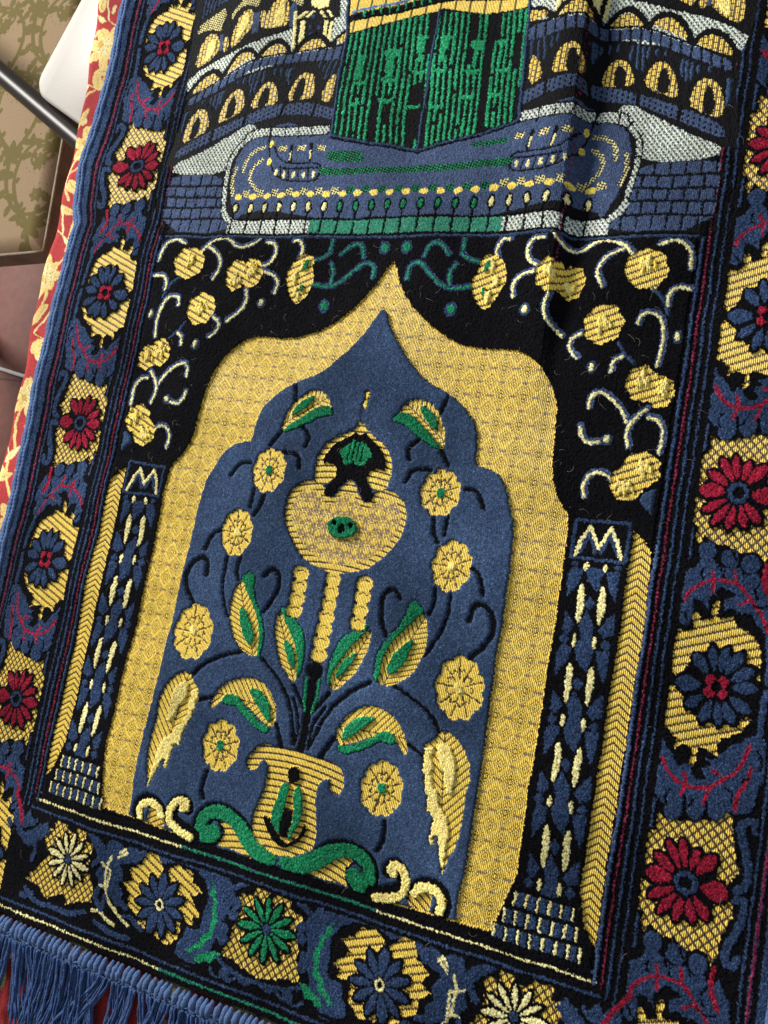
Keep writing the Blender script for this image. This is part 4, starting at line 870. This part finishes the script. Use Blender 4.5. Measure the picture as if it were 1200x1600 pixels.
def spoly(p, col=1):
    p = np.array(p); i0, i1 = max(0, int(p[:, 0].min()/S_*nS)-1), min(nS, int(p[:, 0].max()/S_*nS)+2); j0, j1 = max(0, int(p[:, 1].min()/S_*nS)-1), min(nS, int(p[:, 1].max()/S_*nS)+2)
    if i1 <= i0 or j1 <= j0: return
    x = A_[i0:i1, j0:j1]; y = B_[i0:i1, j0:j1]; r_ = np.zeros(x.shape, bool)
    for (x0, y0), (x1, y1) in zip(p, np.roll(p, -1, 0)):
        if y0 != y1: r_ ^= ((y0 > y) != (y1 > y)) & (x < (x1-x0)*(y-y0)/(y1-y0)+x0)
    pt[i0:i1, j0:j1][r_] = col
def sleaf(c, a, L_, wd):
    e = np.array([math.cos(a), math.sin(a)]); n = np.array([-e[1], e[0]]); spoly(chaik(np.array([c, c+e*L_*.35+n*wd, c+e*L_*.7+n*wd*.7, c+e*L_, c+e*L_*.7-n*wd*.8, c+e*L_*.35-n*wd]), 1))
def scroll(c, a, r, sgn, n=26):
    p = np.array(c, float); an = a; prev = p.copy()
    for k in range(n):
        st_ = r*.16*(1-k/n*.75); an += sgn*(.10+.42*(k/n)**2); q = p+np.array([math.cos(an), math.sin(an)])*st_; nn = np.array([-math.sin(an), math.cos(an)]); wd = .0034*(1-.5*k/n)
        spoly([p+nn*wd, q+nn*wd, q-nn*wd, p-nn*wd])
        if k % 3 == 1 and k < n-4: sleaf(q, an-sgn*1.0, .022*(1-.4*k/n), .0052); 
        if k % 4 == 2 and k < n-6: sleaf(q, an+sgn*1.1, .012, .004)
        if k % 1 == 0 and k > 6:
            d_ = q-nn*sgn*.0105
            spoly([d_+(.0012, 0), d_+(0, .0012), d_-(.0012, 0), d_-(0, .0012)])
        p = q
    for k in range(6): sleaf(p, k*1.05, .011, .004)
for gx in range(6):
    for gy in range(6):
        c = np.array([.02+gx*.10+(gy % 2)*.05, .03+gy*.10]); scroll(c, .6, .070, 1); scroll(c, 2.5, .066, -1); scroll(c, -1.3, .062, 1 if gx % 2 else -1)
        for k in range(5): sleaf(c, k*1.256+.3, .020, .006)
def cushion(name, corner, ex, ey, size, z, th, colmap, mat, parent):
    n = colmap.shape[0]; s = np.linspace(0, size, n); a, b_ = np.meshgrid(s, s, indexing='ij'); d = np.minimum(np.minimum(a, size-a), np.minimum(b_, size-b_)); zt = z-.012*np.clip(1-d/.02, 0, 1)**2
    xy = corner[None, None]+a[..., None]*ex+b_[..., None]*ey; cz = np.concatenate([xy, zt[..., None]], -1).reshape(-1, 3); ii = np.arange(n*n).reshape(n, n); q = np.stack([ii[:-1, :-1], ii[1:, :-1], ii[1:, 1:], ii[:-1, 1:]], -1).reshape(-1, 4)
    return grid_obj(name, cz, q, np.array([(.210, .148, .088), (.105, .082, .028)])[colmap.reshape(-1)], np.zeros(n*n), mat, parent, smooth=True)
local(cushion('seat', c0, e2, e1, S_, ZS, .04, pt, MAT_DAM, stool), stool)
MAT_PIPE = plain('beige_trim', (.17, .125, .078), .7, 40, .5, .5, 300)
tb = TubeSet(); cr4 = [c0, c0+e2*S_, c0+e2*S_+e1*S_, c0+e1*S_, c0]
for a, b_ in zip(cr4[:-1], cr4[1:]): tb.tube([(*(a+(b_-a)*t), ZS-.009) for t in np.linspace(0, 1, 30)], .0022, 8)
local(tb.build('piping', MAT_PIPE, stool), stool)
ins = [c0+(e1+e2)*.004, c0+e2*(S_-.004)+e1*.004, c0+(e1+e2)*(S_-.004), c0+e1*(S_-.004)+e2*.004]
vv = [(*p, ZS-.012) for p in ins]+[(*p, ZS-.045) for p in ins]
local(mesh_obj('seat_side', vv, [(0, 1, 5, 4), (1, 2, 6, 5), (2, 3, 7, 6), (3, 0, 4, 7), (4, 5, 6, 7)], MAT_PIPE, stool, False), stool)
MAT_WOOD = plain('dark_wood', (.045, .022, .014), .4, 30, .4)
for p in (c0+(e1+e2)*.06, c0+e2*(S_-.06)+e1*.06, c0+(e1+e2)*(S_-.06), c0+e1*(S_-.06)+e2*.06):
    tb = TubeSet(); tb.tube([(*p, ZS-.046), (*p, ZF)], [.02, .014], 12); local(tb.build('leg', MAT_WOOD, stool), stool)

# ------------------------------------------------------------------ pale chair with a dark tube frame
ZH = -.075
MAT_WHITE = plain('pale_plastic', (.37, .345, .31), .5, 8, .05, .05, 400)
MAT_TUBE = plain('dark_brown_metal', (.016, .012, .010), .35, 12, .2, spec=.16)
chair = empty('chair', (-.5, .3, ZF)); tag(chair, 'pale cream seat with rounded corner on dark brown tube, beside the rug', 'chair')
pA, pB, pC = np.array(at(50, 140, ZH)), np.array(at(130, -8, ZH)), np.array(at(128, 196, ZH))
d1 = (pB-pA); d1 /= np.linalg.norm(d1); d2 = (pC-pA); d2 /= np.linalg.norm(d2)
rad_ = .022; pts2 = []
cs = [pA, pA+d1*.42, pA+d1*.42+d2*.21, pA+d2*.21]
for i in range(4):
    p = cs[i]; a = cs[i-1]-p; a /= np.linalg.norm(a); b_ = cs[(i+1) % 4]-p; b_ /= np.linalg.norm(b_)
    for t in np.linspace(0, 1, 8): pts2.append(p+a*rad_*(1-t)**2+b_*rad_*t**2)
n2_ = len(pts2); cen = sum(pts2)/n2_; vv = []
for s, z in ((.985, 0.0), (1.0, -.004), (1.0, -.014), (.985, -.018)): vv += [(*(cen+(p-cen)*s), ZH+z) for p in pts2]
ff = [tuple(range(n2_))[::-1], tuple(range(3*n2_, 4*n2_))]+[(l*n2_+i, l*n2_+(i+1) % n2_, (l+1)*n2_+(i+1) % n2_, (l+1)*n2_+i) for l in range(3) for i in range(n2_)]
local(mesh_obj('seat', vv, ff, MAT_WHITE, chair), chair)
ZT = ZH-.020
t0 = np.array(at(-60, 62, ZT)); t1 = np.array(at(175, 262, ZT))
tb = TubeSet(); tb.tube([(*(t0+(t1-t0)*t), ZT) for t in np.linspace(-.4, 1, 20)], .0115, 20)
q0 = t0+(t1-t0)*1.0; tb.tube([(*q0, ZT), (q0[0]+.01, q0[1]+.005, ZT-.02), (q0[0]+.012, q0[1]+.006, ZF)], .0115, 16)
qe = t0+(t1-t0)*-.4; tb.tube([(*qe, ZT), (qe[0], qe[1], ZT-.03), (qe[0], qe[1], ZF)], .0115, 16)
local(tb.build('frame', MAT_TUBE, chair), chair)

# ------------------------------------------------------------------ white cord on the floor
tb = TubeSet(); k0 = np.array(at(-80, 566, ZF)); k1 = np.array(at(80, 592, ZF))
tb.tube([(*(k0+(k1-k0)*t+np.array([0, .006*math.sin(t*5)])), ZF+.004) for t in np.linspace(-1, 1.6, 40)], .0035, 8)
tag(tb.build('cord', plain('white_rubber', (.62, .60, .58), .5)), 'thin white cord lying on the red brown floor beside the bed', 'cord')
